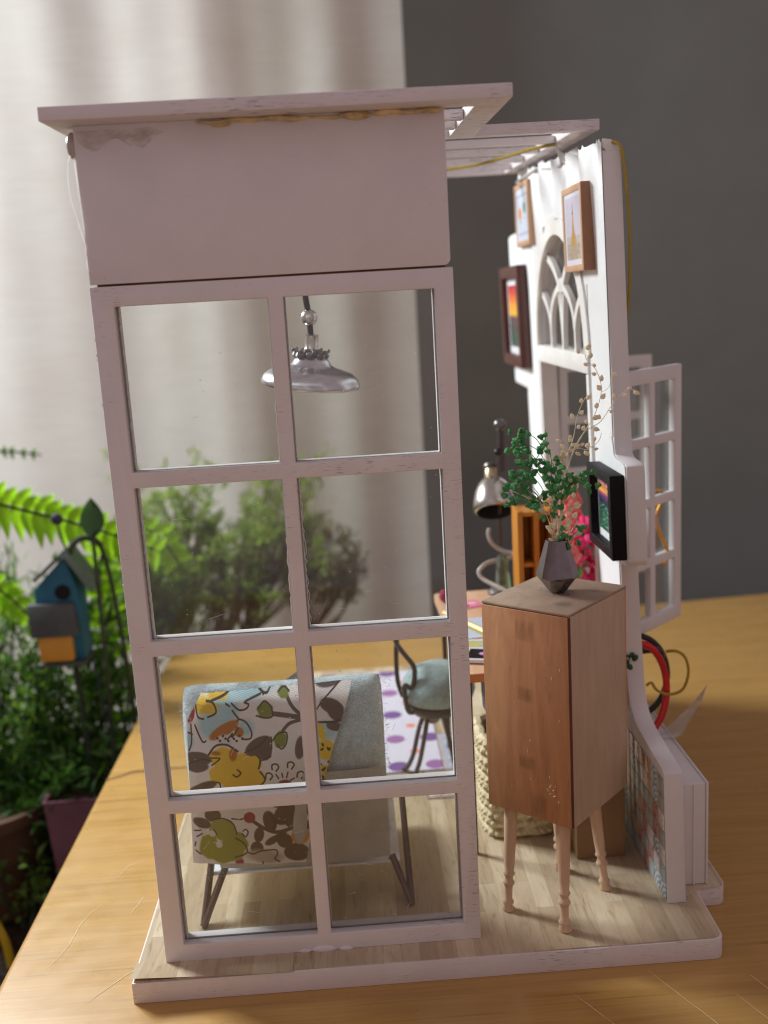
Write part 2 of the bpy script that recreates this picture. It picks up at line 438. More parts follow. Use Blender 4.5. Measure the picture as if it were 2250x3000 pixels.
def mk_curtain(name, c1, c2, trans):
    m = bpy.data.materials.new(name); m.use_nodes = True; t = m.node_tree; t.nodes.clear()
    o = nd(t, 'ShaderNodeOutputMaterial'); d = nd(t, 'ShaderNodeBsdfDiffuse'); tl = nd(t, 'ShaderNodeBsdfTranslucent'); ms = nd(t, 'ShaderNodeMixShader')
    n = noise(t, coords(t, (1, 1, 9)), 3, 5, .6); n2 = noise(t, coords(t), 1.3, 4)
    c = ramp(t, n, [(.15, c1), (.85, c2)]); c = mix(t, c, ramp(t, n2, [(.3, (.93, .90, .88)), (.7, (1.03, 1.03, 1.03))]), 1, 'MULTIPLY')
    t.links.new(c, d.inputs[0]); t.links.new(c, tl.inputs[0]); ms.inputs[0].default_value = trans
    t.links.new(d.outputs[0], ms.inputs[1]); t.links.new(tl.outputs[0], ms.inputs[2]); t.links.new(ms.outputs[0], o.inputs[0]); return m
M_sheer = mk_curtain('sheer_linen', (.72, .735, .685), (.82, .83, .78), .6)
M_dimcloth = mk_curtain('taupe_dimming_cloth', (.50, .41, .34), (.60, .51, .43), .55)

# ------------------------------------------------------------------ setting: room floor, wall
o = build(MB().box(-9, 9, -5, 8, -3.3, -3.2), 'floor', M_room_floor, smooth=False, kind='structure')
o = build(MB().box(1.275, 9, 5.30, 5.45, -3.2, 7), 'wall', M_grey_wall, smooth=False, kind='structure')

# curtain -------------------------------------------------------------------
cur = thing('curtain', 'pale sheer curtain hanging in soft pleats in front of the window', 'curtain', (-1.2, 5.0, -1.7))
def cf(u, v):
    x = -4.2 + u * 5.47; z = -1.75 + v * 7.2
    ph = 5.0 * x + .6 * sin(1.7 * x)
    y = 5.0 + (.048 * sin(ph) + .012 * sin(2.3 * ph + 1) + .012 * sin(5 * x + .7 * z) + .006 * sin(3 * z + 2 * x)) * (.85 + .15 * sin(z))
    return (x, y, z)
build(MB().grid(cf, 420, 10), 'sheer_cloth', M_sheer, cur)
def lf(u, v):
    x = -.08 + u * 1.08; z = -1.75 + v * 7.2
    return (x, 5.24 + .07 * sin(7.5 * x + .6) + .03 * sin(17 * x), z)
build(MB().grid(lf, 160, 6), 'added_dimming_cloth', M_dimcloth, cur)  # layer added behind the sheer to darken a band of the curtain

# table ---------------------------------------------------------------------
ZT = -0.074
tb = thing('wooden_table', 'honey coloured varnished pine table under the miniature house', 'table', (1.5, 1, -3.2))
def tp(x, y): return (-.565 + (x + .565) * cos(.010) - (y) * sin(.0) + .012 * y, y + .075 * (x + .565) * (y + 4) / 8.0, 0)
outl = [(-.565, -4.4), (5.5, -4.4), (5.5, 3.33), (-.50, 3.33), (-.555, 3.28)]
T = MB().prism(outl, [], lambda a, b: (tp(a, b)[0], tp(a, b)[1], ZT - .16), lambda a, b: (tp(a, b)[0], tp(a, b)[1], ZT))
build(T, 'tabletop', M_table, tb, bevel=.028, seg=4)
for x in (-.35, 5.2):
    for y in (-4.1, 3.0):
        build(MB().box(x - .1, x + .1, y - .1, y + .1, -3.2, ZT - .15), 'leg', M_table, tb, bevel=.01)
sc = MB()
def flatstrip(mb, pts, w, z):
    pts = [Vector((p[0], p[1], 0)) for p in pts]; vs = []; n = len(pts)
    for i, p in enumerate(pts):
        d = (pts[min(i + 1, n - 1)] - pts[max(i - 1, 0)]).normalized(); q = Vector((-d.y, d.x, 0))
        k = w * (.35 + .65 * sin(pi * (i + .5) / n))
        vs += [(p + q * k)[:2] + (z,), (p - q * k)[:2] + (z,)]
    mb.add(vs, [(2 * i, 2 * i + 1, 2 * i + 3, 2 * i + 2) for i in range(n - 1)])
for pts, w in (([(-.42, .12), (-.38, .22), (-.36, .38), (-.32, .47)], .0012), ([(-.20, .40), (-.17, .50)], .0012), ([(-.24, -.06), (-.16, .04), (-.11, .09)], .0014),
               ([(1.80, -.18), (1.93, -.5), (1.98, -.72)], .002), ([(1.5, -.12), (1.62, -.36), (1.72, -.6)], .0014), ([(1.25, -.2), (1.36, -.38)], .0012), ([(1.72, -.25), (1.80, -.42)], .0012), ([(-.3, .62), (-.27, .72), (-.22, .75)], .0012)):
    pts2 = spline([(a, b, 0) for a, b in pts], 6); flatstrip(sc, [(p.x + random.uniform(-1, 1) * .002, p.y) for p in pts2], w, ZT + .0012)
build(sc, 'scratch_marks', M_scratch, tb, kind='stuff', smooth=False)
ck = MB(); flatstrip(ck, [(p.x, p.y) for p in spline([(-.53, 1.48, 0), (-.47, 1.51, 0), (-.42, 1.545, 0), (-.36, 1.55, 0), (-.26, 1.56, 0), (-.16, 1.55, 0)], 6)], .011, ZT + .0012)
build(ck, 'board_joint', M_crack, tb, smooth=False)
# ------------------------------------------------------------------ MINIATURE HOUSE
H = thing('dollhouse', 'miniature open garden house with white window front, pergola roof and white side wall', 'dollhouse', (.8, 1, ZT))
# base
R_ = .035
def rcorner(cx, cy, a0, r=R_, n=5): return [(cx + r * cos(a0 + pi / 2 * i / n), cy + r * sin(a0 + pi / 2 * i / n)) for i in range(n + 1)]
base = [(-.092, -.085)] + [(1.72, -.092)] + rcorner(1.753 - .03, -.092 + .03, -pi / 2, .03) + [(1.757, .155)] + [(1.762, .175), (1.775, .182)] + rcorner(1.862 - .03, .185 + .03, -pi / 2, .03) + rcorner(1.862 - .03, 1.25, 0, .03) + [(1.76, 1.28), (1.75, 2.5), (.40, 2.5), (.40, 1.10), (.36, 1.06), (.02, 1.06)] + rcorner(-.085 + .1, .96, pi / 2, .1)
b_ = build(MB().prism(base, [], lambda a, b: (a, b, ZT + .0005), lambda a, b: (a, b, -.004)), 'base_plate', M_paint, H, bevel=.004)
inner = []
cxb, cyb = .85, .9
for a, b in base: inner.append((a + (.006 if a < cxb else -.006), b + (.006 if b < 0 else -.006)))
# floor paper, with its front left corner curling up
fp = MB().prism(inner, [], lambda a, b: (a, b, -.0035), lambda a, b: (a, b, 0.0))
build(fp, 'floor_paper', M_floor, b_, smooth=False)
def curl(u, v):
    x = -.096 + u * .50; y = -.092 + v * .10
    k = max(0, 1 - math.hypot((x + .096) / .42, (y + .092) / .09))
    return (x, y + .004 * k, .0012 + .016 * k ** 1.2)
build(MB().grid(curl, 24, 8), 'paper_curl', M_floor, b_, label='front left corner of the floor paper curling up')

# front window
XS = [0, .0615, .4835, .5255, .9465, 1.0]; ZS = [0, .058, .506, .549, 1.013, 1.059, 1.520, 1.565, 2.029, 2.084]
HOLES = {(i, j) for i in (1, 3) for j in (1, 3, 5, 7)}
def cellframe(xs, zs, holes, y0, y1, shr=0):
    mb = MB(); nx, nz = len(xs) - 1, len(zs) - 1
    solid = lambda i, j: 0 <= i < nx and 0 <= j < nz and (i, j) not in holes
    for i in range(nx):
        for j in range(nz):
            if not solid(i, j): continue
            x0, x1, z0, z1 = xs[i], xs[i + 1], zs[j], zs[j + 1]
            mb.add([(x0, y0, z0), (x1, y0, z0), (x1, y0, z1), (x0, y0, z1)], [(0, 1, 2, 3)])
            mb.add([(x0, y1, z0), (x1, y1, z0), (x1, y1, z1), (x0, y1, z1)], [(3, 2, 1, 0)])
            for (di, dj, e) in ((-1, 0, ((x0, z0), (x0, z1))), (1, 0, ((x1, z0), (x1, z1))), (0, -1, ((x0, z0), (x1, z0))), (0, 1, ((x0, z1), (x1, z1)))):
                if not solid(i + di, j + dj):
                    (a, b), (c, d) = e; mb.add([(a, y0, b), (c, y0, d), (c, y1, d), (a, y1, b)], [(0, 1, 2, 3)])
    return mb
fr = build(cellframe(XS, ZS, HOLES, 0, .030), 'front_window', M_paint, H, bevel=.003, dissolve=True)
build(cellframe([x + (.004 if i in (1, 3) else -.004 if i in (2, 4) else 0) for i, x in enumerate(XS)], ZS, HOLES, .0375, .068), 'back_frame', M_paint, fr, bevel=.002, dissolve=True)
k = 0
for i in (1, 3):
    for j in (1, 3, 5, 7):
        build(MB().box(XS[i] - .012, XS[i + 1] + .012, .0308, .0367, ZS[j] - .012, ZS[j + 1] + .012), 'glass_pane', M_pane, fr, smooth=False)
        # dust, fibres and scratches on the pane, and ragged film edge
        du = MB()
        for q in range(16):
            x = random.uniform(XS[i], XS[i + 1]); z = random.uniform(ZS[j], ZS[j + 1]); r = random.choice([.0010, .0014, .002])
            du.ball((x, .0296, z), r, 5, (1, .4, random.uniform(.6, 1.3)))
        for q in range(4):
            x = random.uniform(XS[i] + .03, XS[i + 1] - .06); z = random.uniform(ZS[j] + .03, ZS[j + 1] - .06)
            L = random.uniform(.01, .06); a = random.uniform(-.3, 1.2)
            du.tube(spline([(x, .0299, z), (x + L * .5 * cos(a), .0299, z + L * .5 * sin(a) + random.uniform(-.004, .004)), (x + L * cos(a), .0299, z + L * sin(a))], 4), .0005, 3)
        build(du, 'dust_specks', M_spec, fr, kind='stuff')
        zz = [ZS[j] + (ZS[j + 1] - ZS[j]) * q / 40 for q in range(41)]
        if (i, j) in ((1, 7), (1, 5), (1, 3), (3, 5), (1, 1)):
            x = XS[i] + .0005
            e = MB().tube([(x + .004 + random.uniform(0, .007), .0280, z) for z in zz], .0016, 4); build(e, 'glue_edge', M_thread, fr)
        if j in (5, 7) and i == 1:
            e = MB().tube([(XS[i + 1] - random.uniform(0, .004), .006, z) for z in zz[:26]], .0017, 4); build(e, 'glue_edge', M_thread, fr)

# ragged paint chips along the left outside edge
ch = MB()
for q in range(34):
    z = random.uniform(.5, 2.05); ch.ball((-.0005, random.uniform(.004, .02), z), random.uniform(.0015, .0035), 5, (1, 1, random.uniform(1, 3)))
build(ch, 'paint_chips', M_spec, fr, kind='stuff')
# seam shadow strip under upper panel: a real gap; board above
up = build(MB().prism([(.004, 2.090)] + rcorner(.994 - .018, 2.090 + .018, -pi / 2, .018) + [(.994, 2.5014), (.004, 2.5014)], [], lambda a, b: (a, -.001, b), lambda a, b: (a, .052, b)), 'upper_panel', M_block, H, bevel=.004)
build(MB().box(.02, .98, .012, .05, 2.0838, 2.0905), 'dark_joint', M_crack, up, smooth=False)
# pale smear of glue under the roof at left
def smear(u, v):
    x = .012 + u * .20 + .035 * v * u; z = 2.489 - v * (.012 + .055 * max(0, sin(pi * (.15 + .8 * u))) * (.6 + .4 * sin(11 * u))); return (x, -.0022 - .0015 * sin(pi * u) * sin(pi * v), z)
build(MB().grid(smear, 18, 8), 'glue_smear', M_gluedull, up)
# glue bead at the top-left corner, and threads hanging from it
gb = MB().ball((-.004, .02, 2.455), .026, 12, (.7, .9, 1.4)); build(gb, 'glue_bead', plain('grey_resin', (.42, .38, .33), .2, b=.1, coat=.5), up)
th = MB()
th.tube(spline([(-.012, .01, 2.43), (-.02, .0, 2.40), (-.022, -.002, 2.33), (-.012, 0, 2.27), (.006, .0, 2.18), (.002, -.002, 2.15), (.006, -.002, 2.125), (.035, -.006, 2.110)], 6), .0016, 5)
th.tube(spline([(-.004, .01, 2.43), (.0, .0, 2.36), (.004, -.003, 2.28), (.005, -.004, 2.21), (.002, -.004, 2.17)], 6), .0018, 5)
th.tube(spline([(.002, -.003, 2.165), (.028, -.005, 2.15), (.045, -.006, 2.10), (.035, -.006, 2.110)], 6), .0009, 4)
build(th, 'glue_thread', M_thread, up)

gd = MB().ball((.50, -.001, .006), .012, 10, (3.2, .5, 1.1)).ball((.57, -.002, .004), .010, 10, (2.2, .5, .9)).ball((.44, 0, .004), .008, 8, (2.5, .5, .8))
build(gd, 'glue_drip', M_paint, fr)
# pergola roof --------------------------------------------------------------
def zr(y): return 2.499 + .028 * (y + .1)
pg = bpy.data.objects.new('pergola_roof', bpy.data.meshes.new('pergola_roof'))
bpy.data.objects.remove(pg)
def beamx(x0, x1, y, d=.046, h=.036): return MB().box(x0, x1, y, y + d, 0, h, lambda X, Y, Z: (X, Y, zr(Y) + Z))
def beamy(x, y0, y1, w=.085, h=.036): return MB().box(x, x + w, y0, y1, 0, h, lambda X, Y, Z: (X, Y, zr(Y) + Z))
pr = build(beamx(-.056, 1.163, -.105, .128), 'roof_beam', M_beam, H, bevel=.004, label='thick front beam of the pergola roof')
G = .0015
for nm, mb in (('side_rail', beamy(1.078, .023 + G, .66 - G)), ('side_rail', beamy(-.056, .023 + G, 2.1)), ('side_rail', beamy(1.500, .72 + G, 2.15))):
    build(mb, nm, M_beam, pr, bevel=.003)
for y in (.235, .43): build(beamx(.03 + G, 1.078 - G, y, .046, .028), 'roof_beam', M_beam, pr, bevel=.003)
build(beamx(.03 + G, 1.585, .66), 'roof_beam', M_beam, pr, bevel=.003)
for y in (.96, 1.26, 1.58, 1.90, 2.11): build(beamx(.03 + G, 1.500 - G, y, .044, .026), 'roof_beam', M_beam, pr, bevel=.003)
# hot glue squeezed along the joint of roof and panel
g1 = MB()
def gstr(x0, x1, amp, r):
    n = int((x1 - x0) * 90); pts = []; rs = []
    for q in range(n + 1):
        u = q / n; x = x0 + (x1 - x0) * u
        pts.append((x, -.004 + .003 * sin(31 * x), 2.4935 + amp * .35 * sin(17 * x) + .0022 * sin(61 * x)))
        rs.append(r * (.55 + .45 * abs(sin(23 * x + 1))) * min(1, 8 * min(u, 1 - u) + .25))
    g1.tube(pts, rs, 8)
gstr(.33, .62, .006, .008); gstr(.44, .80, .005, .006); gstr(.80, .985, .005, .009)
g1.ball((.395, -.003, 2.489), .013, 10, (2.2, .5, .8)); g1.ball((.76, -.003, 2.492), .016, 10, (2.6, .5, .8))
build(g1, 'glue_seam', M_glue, pr)

# side wall -----------------------------------------------------------------
def wx(z): return 1.635 - .028 * z
TH = .062
def Wm(off): return lambda y, z: (wx(z) + off, y, z)
prof = [(.105, 0), (.105, .455), (.115, .470), (.135, .474), (.36, .497), (.41, .515), (.445, .56), (.462, .62), (.535, 1.02), (.533, 1.045)]
prof = [(.105, 0), (.105, .462), (.118, .472), (.37, .500), (.43, .515), (.475, .55), (.497, .61), (.520, .80), (.530, 1.045), (.526, 1.064), (.512, 1.068), (.445, 1.068), (.425, 1.074), (.412, 1.092), (.410, 1.40), (.414, 1.418), (.430, 1.425), (.520, 1.430), (.545, 1.440), (.553, 1.465), (.562, 2.440)]
top = []
rnd = random.Random(3)
for q in range(1, 46):
    y = .562 + (2.09 - .562) * q / 46; z = 2.446 + .062 * (y - .56) + rnd.uniform(-.006, .006) - (.03 * math.exp(-((y - 1.02) / .10) ** 2))
    top.append((y, z))
prof += top + [(2.09, 2.54), (2.10, 2.30), (2.44, 2.29), (2.455, 2.27), (2.50, 1.56), (2.49, 1.545), (2.16, 1.54), (2.15, 1.52), (2.13, .6), (2.13, 0)]
YA, YB, ZB, RA = .875, 1.775, 1.765, .450
YC = (YA + YB) / 2
win = [(YA, .66), (YB, .66), (YB, 1.70), (YA, 1.70)]
archh = [(YC + RA * cos(pi * q / 28), ZB + RA * 1.04 * sin(pi * q / 28)) for q in range(29)]
sw = build(MB().prism(prof, [win, archh], Wm(0), Wm(TH)), 'side_wall', [M_paint_v], H, bevel=.004)
# smooth white paper on the inside face, wavy and torn along the top
wp = MB()
def wav(y, z):
    k = max(0, min(1, (z - 2.02) / .4)); return -.0035 - k * (.010 + .009 * sin(26 * y + 3 * z) + .005 * sin(47 * y)) * max(0, min(1, (y - .562) / .07))
NY, NZ = 96, 60
ys = [.560 + (2.085 - .560) * q / NY for q in range(NY + 1)]; zs2 = [1.50 + .965 * q / NZ for q in range(NZ + 1)]
vid = {}
def vtx(i, j):
    if (i, j) not in vid:
        y, z = ys[i], zs2[j]
        zz = z + (.062 * (y - .56) + .012 * math.sin(40 * y) * math.sin(23 * y) + (.02 if 0 < i < 5 else 0)) * max(0, (z - 2.2) / .265)
        vid[(i, j)] = len(wp.v); wp.v.append((wx(zz) + wav(y, zz), y, zz))
    return vid[(i, j)]
for i in range(NY):
    for j in range(NZ):
        y = (ys[i] + ys[i + 1]) / 2; z = (zs2[j] + zs2[j + 1]) / 2
        if z < ZB + .0 and YA - .05 < y < YB + .05: continue
        if math.hypot(y - YC, (z - ZB) / 1.04) < RA + .045 and z >= ZB: continue
        wp.f.append((vtx(i, j), vtx(i + 1, j), vtx(i + 1, j + 1), vtx(i, j + 1)))
build(wp, 'wallpaper', M_wallpaper, sw, label='white wallpaper rippled and torn along its top')
lowp = [(y, z) for y, z in prof if z <= 1.47 and y < 1]
lowp = [(y + .004, z) for y, z in prof[6:20]]
build(MB().prism([(.50, .53)] + [(y + .006, z) for y, z in prof[6:20]] + [(.58, 1.52), (.815, 1.52), (.815, .53)], [], Wm(-.004), Wm(-.0012)), 'wallpaper', M_wallpaper, sw, smooth=False)
build(MB().prism([(1.835, .53), (1.835, 1.52), (2.13, 1.52), (2.12, .53)], [], Wm(-.004), Wm(-.0012)), 'wallpaper', M_wallpaper, sw, smooth=False)
build(MB().prism([(2.09, 1.56), (2.48, 1.56), (2.44, 2.28), (2.09, 2.28)], [], Wm(-.004), Wm(-.0012)), 'wallpaper', M_wallpaper, sw, smooth=False)
# torn paper tabs and yellow wire on the top
tt = MB().add([(wx(2.5) + .0, .60, 2.445), (wx(2.5) + .005, .566, 2.452), (wx(2.5) + .008, .58, 2.482), (wx(2.5) + .035, .572, 2.476), (wx(2.5) + .066, .575, 2.455), (wx(2.5) + .068, .58, 2.40)], [(0, 1, 2), (1, 3, 2), (1, 4, 3), (1, 5, 4)])
build(tt, 'torn_paper_tab', M_trim, sw, smooth=False); tt = MB().add([(wx(2.5) - .02, .99, 2.44), (wx(2.5) + .02, .97, 2.47), (wx(2.5) + .03, 1.02, 2.52), (wx(2.5) - .01, 1.06, 2.50), (wx(2.5) - .04, 1.08, 2.53)], [(0, 1, 2, 3), (0, 3, 4)])
build(tt, 'torn_paper_tab', M_trim, sw, smooth=False)
wr = MB().tube(spline([(wx(2.4) + .012, .60, 2.462), (wx(2.4) + .045, .565, 2.464), (wx(2.3) + .060, .553, 2.43), (wx(2.2) + .073, .556, 2.30), (wx(2.1) + .080, .565, 2.16), (wx(2) + .078, .575, 2.00), (wx(1.9) + .068, .60, 1.88)], 7), .0058, 6)
build(wr, 'yellow_wire', M_olive, sw)
wr2 = MB().tube(spline([(.55, 1.52, zr(1.5) - .012), (1.0, 1.5, zr(1.5) - .028), (1.25, 1.3, zr(1.3) - .030), (1.42, 1.05, zr(1.05) - .010), (1.50, .96, zr(.96) - .006)], 8), .0058, 6)
build(wr2, 'yellow_wire', M_olive, pr)
wr3 = MB().tube(spline([(1.50, .96, zr(.96) - .006), (1.555, 1.15, 2.47), (1.545, 1.6, 2.51), (1.53, 1.95, 2.50)], 8), .006, 6)
build(wr3, 'grey_wire', M_greycord, pr)
# arch surround, tracery, sill
ar = MB(); n = 40
for q in range(n):
    for (a0, a1) in ((pi * q / n, pi * (q + 1) / n),):
        pts = []
        for rr_, off in ((RA + .066, -.013), (RA - .006, -.013), (RA - .006, .004), (RA + .066, .004)):
            for a in (a0, a1): pts.append((wx(ZB + rr_ * sin(a)) + off, YC + rr_ * cos(a), ZB + rr_ * 1.04 * sin(a)))
        b0 = len(ar.v); ar.v += pts; ar.f += [(b0, b0 + 1, b0 + 3, b0 + 2), (b0 + 2, b0 + 3, b0 + 5, b0 + 4), (b0 + 6, b0 + 7, b0 + 1, b0)]
build(ar, 'arch_surround', M_trim, sw)
def strip(pts, wd, x0, x1):
    mb = MB(); pts = [Vector((p[0], p[1], 0)) for p in pts]; n = len(pts)
    for i, p in enumerate(pts):
        d = (pts[min(i + 1, n - 1)] - pts[max(i - 1, 0)]).normalized(); q = Vector((-d.y, d.x, 0)) * wd / 2
        for s_, off in ((1, x0), (-1, x0), (-1, x1), (1, x1)):
            c = p + q * s_; mb.v.append((wx(c.y) + off, c.x, c.y))
    for i in range(n - 1):
        for k in range(4): mb.f.append((4 * i + k, 4 * i + (k + 1) % 4, 4 * i + 4 + (k + 1) % 4, 4 * i + 4 + k))
    mb.f += [(0, 1, 2, 3), (4 * n - 1, 4 * n - 2, 4 * n - 3, 4 * n - 4)]
    return mb
def inarch(y, z): return math.hypot(y - YC, (z - ZB) / 1.04) < RA + .004
mull = [YA + (YB - YA) * q / 4 for q in (1, 2, 3)]
q4 = (YB - YA) / 4
off = .0
HA = RA * 1.04
def bez(p0, p1, p2, n=14): return [((1 - t) ** 2 * p0[0] + 2 * t * (1 - t) * p1[0] + t * t * p2[0], ZB + (1 - t) ** 2 * p0[1] + 2 * t * (1 - t) * p1[1] + t * t * p2[1]) for t in [q / n for q in range(n + 1)]]
for qi, ym in enumerate(mull):
    build(strip([(ym, ZB - .002), (ym, ZB + (.245 if qi == 1 else .13))], .024, .006 + .0004 * qi, .026), 'mullion', M_trim, sw)
bars = []
for sg in (-1, 1):
    m_ = YC + sg * q4
    bars += [bez((m_, .09), (m_ - sg * .008, .21), (YC + sg * .012, .262)), bez((m_, .09), (m_ + sg * .03, .19), (YC + sg * (RA - .012), .250)), bez((YC + sg * .030, .235), (YC + sg * .055, .33), (YC + sg * RA * .70, HA * .86)), bez((YC + sg * .004, .02), (YC + sg * .02, .16), (YC + sg * .050, .225))]
bars.append(bez((YC - .055, .252), (YC, .300), (YC + .055, .252)))
for kk, p in enumerate(bars): build(strip(p, .020 if kk % 4 == 3 and kk < 8 else .030, .0050 + .0004 * kk, .0255 + .0003 * kk), 'tracery_bar', M_trim, sw)
build(MB().prism(archh, [], Wm(.030), Wm(.034)), 'arch_pane', M_pane2, sw, smooth=False)
build(MB().box(-.010, TH + .012, YA - .03, YB + .03, 1.695, 1.768, lambda X, Y, Z: (wx(Z) + X, Y, Z)), 'transom', M_trim, sw, bevel=.005)
build(MB().box(-.03, TH + .03, YA - .03, YB + .03, .63, .662, lambda X, Y, Z: (wx(Z) + X, Y, Z)), 'window_sill', M_trim, sw, bevel=.005)
for y in (YA - .024, YB - .012): build(MB().box(-.008, TH + .006, y, y + .036, .664, 1.693, lambda X, Y, Z: (wx(Z) + X, Y, Z)), 'window_jamb', M_trim, sw, bevel=.003)
build(MB().box(-.0055, -.0008, .826, .832, .60, 2.02, lambda X, Y, Z: (wx(Z) + X, Y, Z)), 'paper_seam', plain('grey_seam', (.45, .45, .45), .6), sw, smooth=False)
# opened casement leaves
def leaf(hx, hy, dx, dy, w, z0, z1, nm='casement'):
    L = math.hypot(dx, dy); dx /= L; dy /= L
    xs = [0, .040, w * .5 - .018, w * .5 + .018, w - .052, w]; rows = 4
    zs = [z0]; r = .036; hh = (z1 - z0 - .05 - .06 - (rows - 1) * r) / rows; z = z0 + .055; zs.append(z)
    for q in range(rows):
        z += hh; zs.append(z)
        if q < rows - 1: z += r; zs.append(z)
    zs.append(z1)
    hol = {(i, j) for i in (1, 3) for j in (1, 3, 5, 7)}
    mb = cellframe(xs, zs, hol, -.014, .014)
    f = lambda v: (hx + dx * v[0] - dy * v[1], hy + dy * v[0] + dx * v[1], v[2])
    mb.v = [f(v) for v in mb.v]
    o = build(mb, nm, M_paint_v, H, bevel=.004, dissolve=True)
    g = MB().box(.02, w + .006, .0148, .0188, z0 + .02, z1 - .02); g.v = [f(v) for v in g.v]
    build(g, 'glass_pane', M_pane2, o, smooth=False)
    return o, f
lf1, f1 = leaf(1.668, .772, .318, .288, .432, .672, 1.700)
lf2, f2 = leaf(1.672, 1.80, .45, .06, .455, .64, 1.690)
# tile dado
K_ = [(.47, .50, .52), (.36, .13, .09), (.62, .43, .30), (.60, .64, .68), (.26, .42, .46), (.70, .70, .70)]
def tilemat(i, c, c2, kind):
    m, t, p, o = nt('tile_glaze'); v = coords(t, (1, 1, 1))
    if kind == 0: h = noise(t, v, 22, 4)
    elif kind == 1:
        w = nd(t, 'ShaderNodeTexVoronoi', distance='MANHATTAN'); w.inputs['Scale'].default_value = 60; t.links.new(v, w.inputs[0]); h = w.outputs[0]
    else:
        w = nd(t, 'ShaderNodeTexWave', wave_type='RINGS'); w.inputs['Scale'].default_value = 16; w.inputs['Distortion'].default_value = 3; t.links.new(v, w.inputs[0]); h = w.outputs[0]
    t.links.new(ramp(t, h, [(.38, c), (.55, c2)]), p.inputs['Base Color']); p.inputs['Roughness'].default_value = .25; return m
TM = [tilemat(0, (.34, .38, .39), (.46, .49, .50), 0), tilemat(1, (.30, .12, .095), (.50, .30, .27), 1), tilemat(0, (.56, .37, .25), (.64, .45, .32), 0), tilemat(2, (.66, .72, .78), (.30, .46, .56), 2), tilemat(1, (.24, .40, .44), (.42, .56, .58), 1), tilemat(0, (.68, .67, .68), (.76, .75, .76), 2)]
ts = .063
tmesh = []
for m_ in TM:
    mb = MB().box(-.0035, 0, .0028, ts - .0028, .0028, ts - .0028); me = meshdata(mb, 'wall_tile', m_, bevel=.0012); tmesh.append(me)
order = [[3, 4, 5, 0, 5, 0, 0], [3, 5, 3, 1, 1, 3, 3], [0, 1, 5, 0, 0, 2, 2], [1, 0, 1, 1, 0, 5, 1], [0, 1, 0, 2, 4, 0, 5], [0, 2, 1, 0, 5, 3, 1]]
rt = random.Random(5)
for c in range(24):
    for r in range(7):
        kx = order[c][r] if c < 6 else rt.randrange(6)
        y = .107 + c * ts; z = .006 + r * ts
        if z + ts > .462 + (.07 * (y - .1) if y < .5 else .03): continue
        o = bpy.data.objects.new('wall_tile', tmesh[kx]); C.objects.link(o); o.parent = sw
        o.location = Vector((wx(z + ts / 2) - .0012, y, z)) - ORG[sw.name]
# box step on the outer side
wb = MB().box(1.7055, 1.795, .2, 1.22, .0015, .372); b1 = build(wb, 'outer_box', M_paint_v, H, bevel=.004)
build(MB().box(1.7955, 1.803, .196, 1.22, .0015, .376), 'box_cover_board', M_paint_v, b1, bevel=.0015)
build(MB().box(1.752, 1.7565, .194, .1995, .004, .37), 'box_joint', M_trim, b1, smooth=False)

# ------------------------------------------------------------------ pictures on the wall
def picture(name, label, y0, y1, z0, z1, off, depth, fw, mframe, mside, pm, recess=.012):
    zc = (z0 + z1) / 2
    t = thing(name, label, 'picture', (wx(zc) - .004, (y0 + y1) / 2, zc), 'framed pictures on the white wall')
    X = lambda z, o: wx(z) + o
    outer = [(y0, z0), (y1, z0), (y1, z1), (y0, z1)]; hole = [(y0 + fw, z0 + fw), (y1 - fw, z0 + fw), (y1 - fw, z1 - fw), (y0 + fw, z1 - fw)]
    mb = MB().prism(outer, [hole], lambda a, b: (X(b, off), a, b), lambda a, b: (X(b, off - depth), a, b))
    build(mb, 'frame', mframe, t, bevel=.0025)
    if mside is not mframe:
        for a, b, c, d in ((y0 - .002, y0, z0 - .0005, z1 + .0005), (y1, y1 + .002, z0 - .0005, z1 + .0005)):
            build(MB().box(off - depth + .003, off, a, b, c, d, lambda x, y, z: (X(z, x), y, z)), 'frame_side', mside, t, smooth=False)
    a, b = y0 + fw - .003, y1 - fw + .003; c, d = z0 + fw - .003, z1 - fw + .003
    uvf = lambda v: ((b - v.y) / (b - a), (v.z - c) / (d - c))
    build(MB().box(off - depth + recess, off - depth + recess + .003, a, b, c, d, lambda x, y, z: (X(z, x), y, z)), 'print', pm, t, smooth=False, uvf=uvf)
    return t
# print: spire of an open iron tower, sepia
a = img('p', 160, 320, (.86, .86, .90)); poly(a, [(14, 22), (146, 22), (146, 292), (14, 292)], (.78, .76, .82))
Xg, Yg = XY(a); blend(a, ((Xg > 14) & (Xg < 146) & (Yg > 190) & (Yg < 292)).astype(np.float32) * .7, (.72, .67, .60))
poly(a, [(79, 50), (82, 50), (86, 110), (92, 170), (108, 215), (118, 292), (96, 292), (88, 240), (74, 240), (64, 292), (42, 292), (54, 215), (69, 170), (75, 110)], (.74, .58, .32))
poly(a, [(79, 40), (81, 40), (84, 95), (77, 95)], (.45, .33, .22)); ell(a, 80, 92, 7, 5, (.45, .32, .2))
for q in range(60): line(a, [(80 + rt.uniform(-30, 30) * ((q % 30) / 30), 120 + q * 2.6), (80 + rt.uniform(-30, 30) * ((q % 30) / 30), 126 + q * 2.6)], 1.5, (.62, .46, .24))
for q in range(300): ell(a, rt.uniform(16, 144), rt.uniform(225, 290), 3, 3, (.66 + rt.uniform(-.1, .1), .61 + rt.uniform(-.1, .08), .52), soft=3)
P1 = printed('tower_print', a, .35)
a = img('p', 160, 280, (.84, .88, .94))
for yy in (38, 44, 236, 242): line(a, [(14, yy), (146, yy)], 3, (.52, .55, .68))
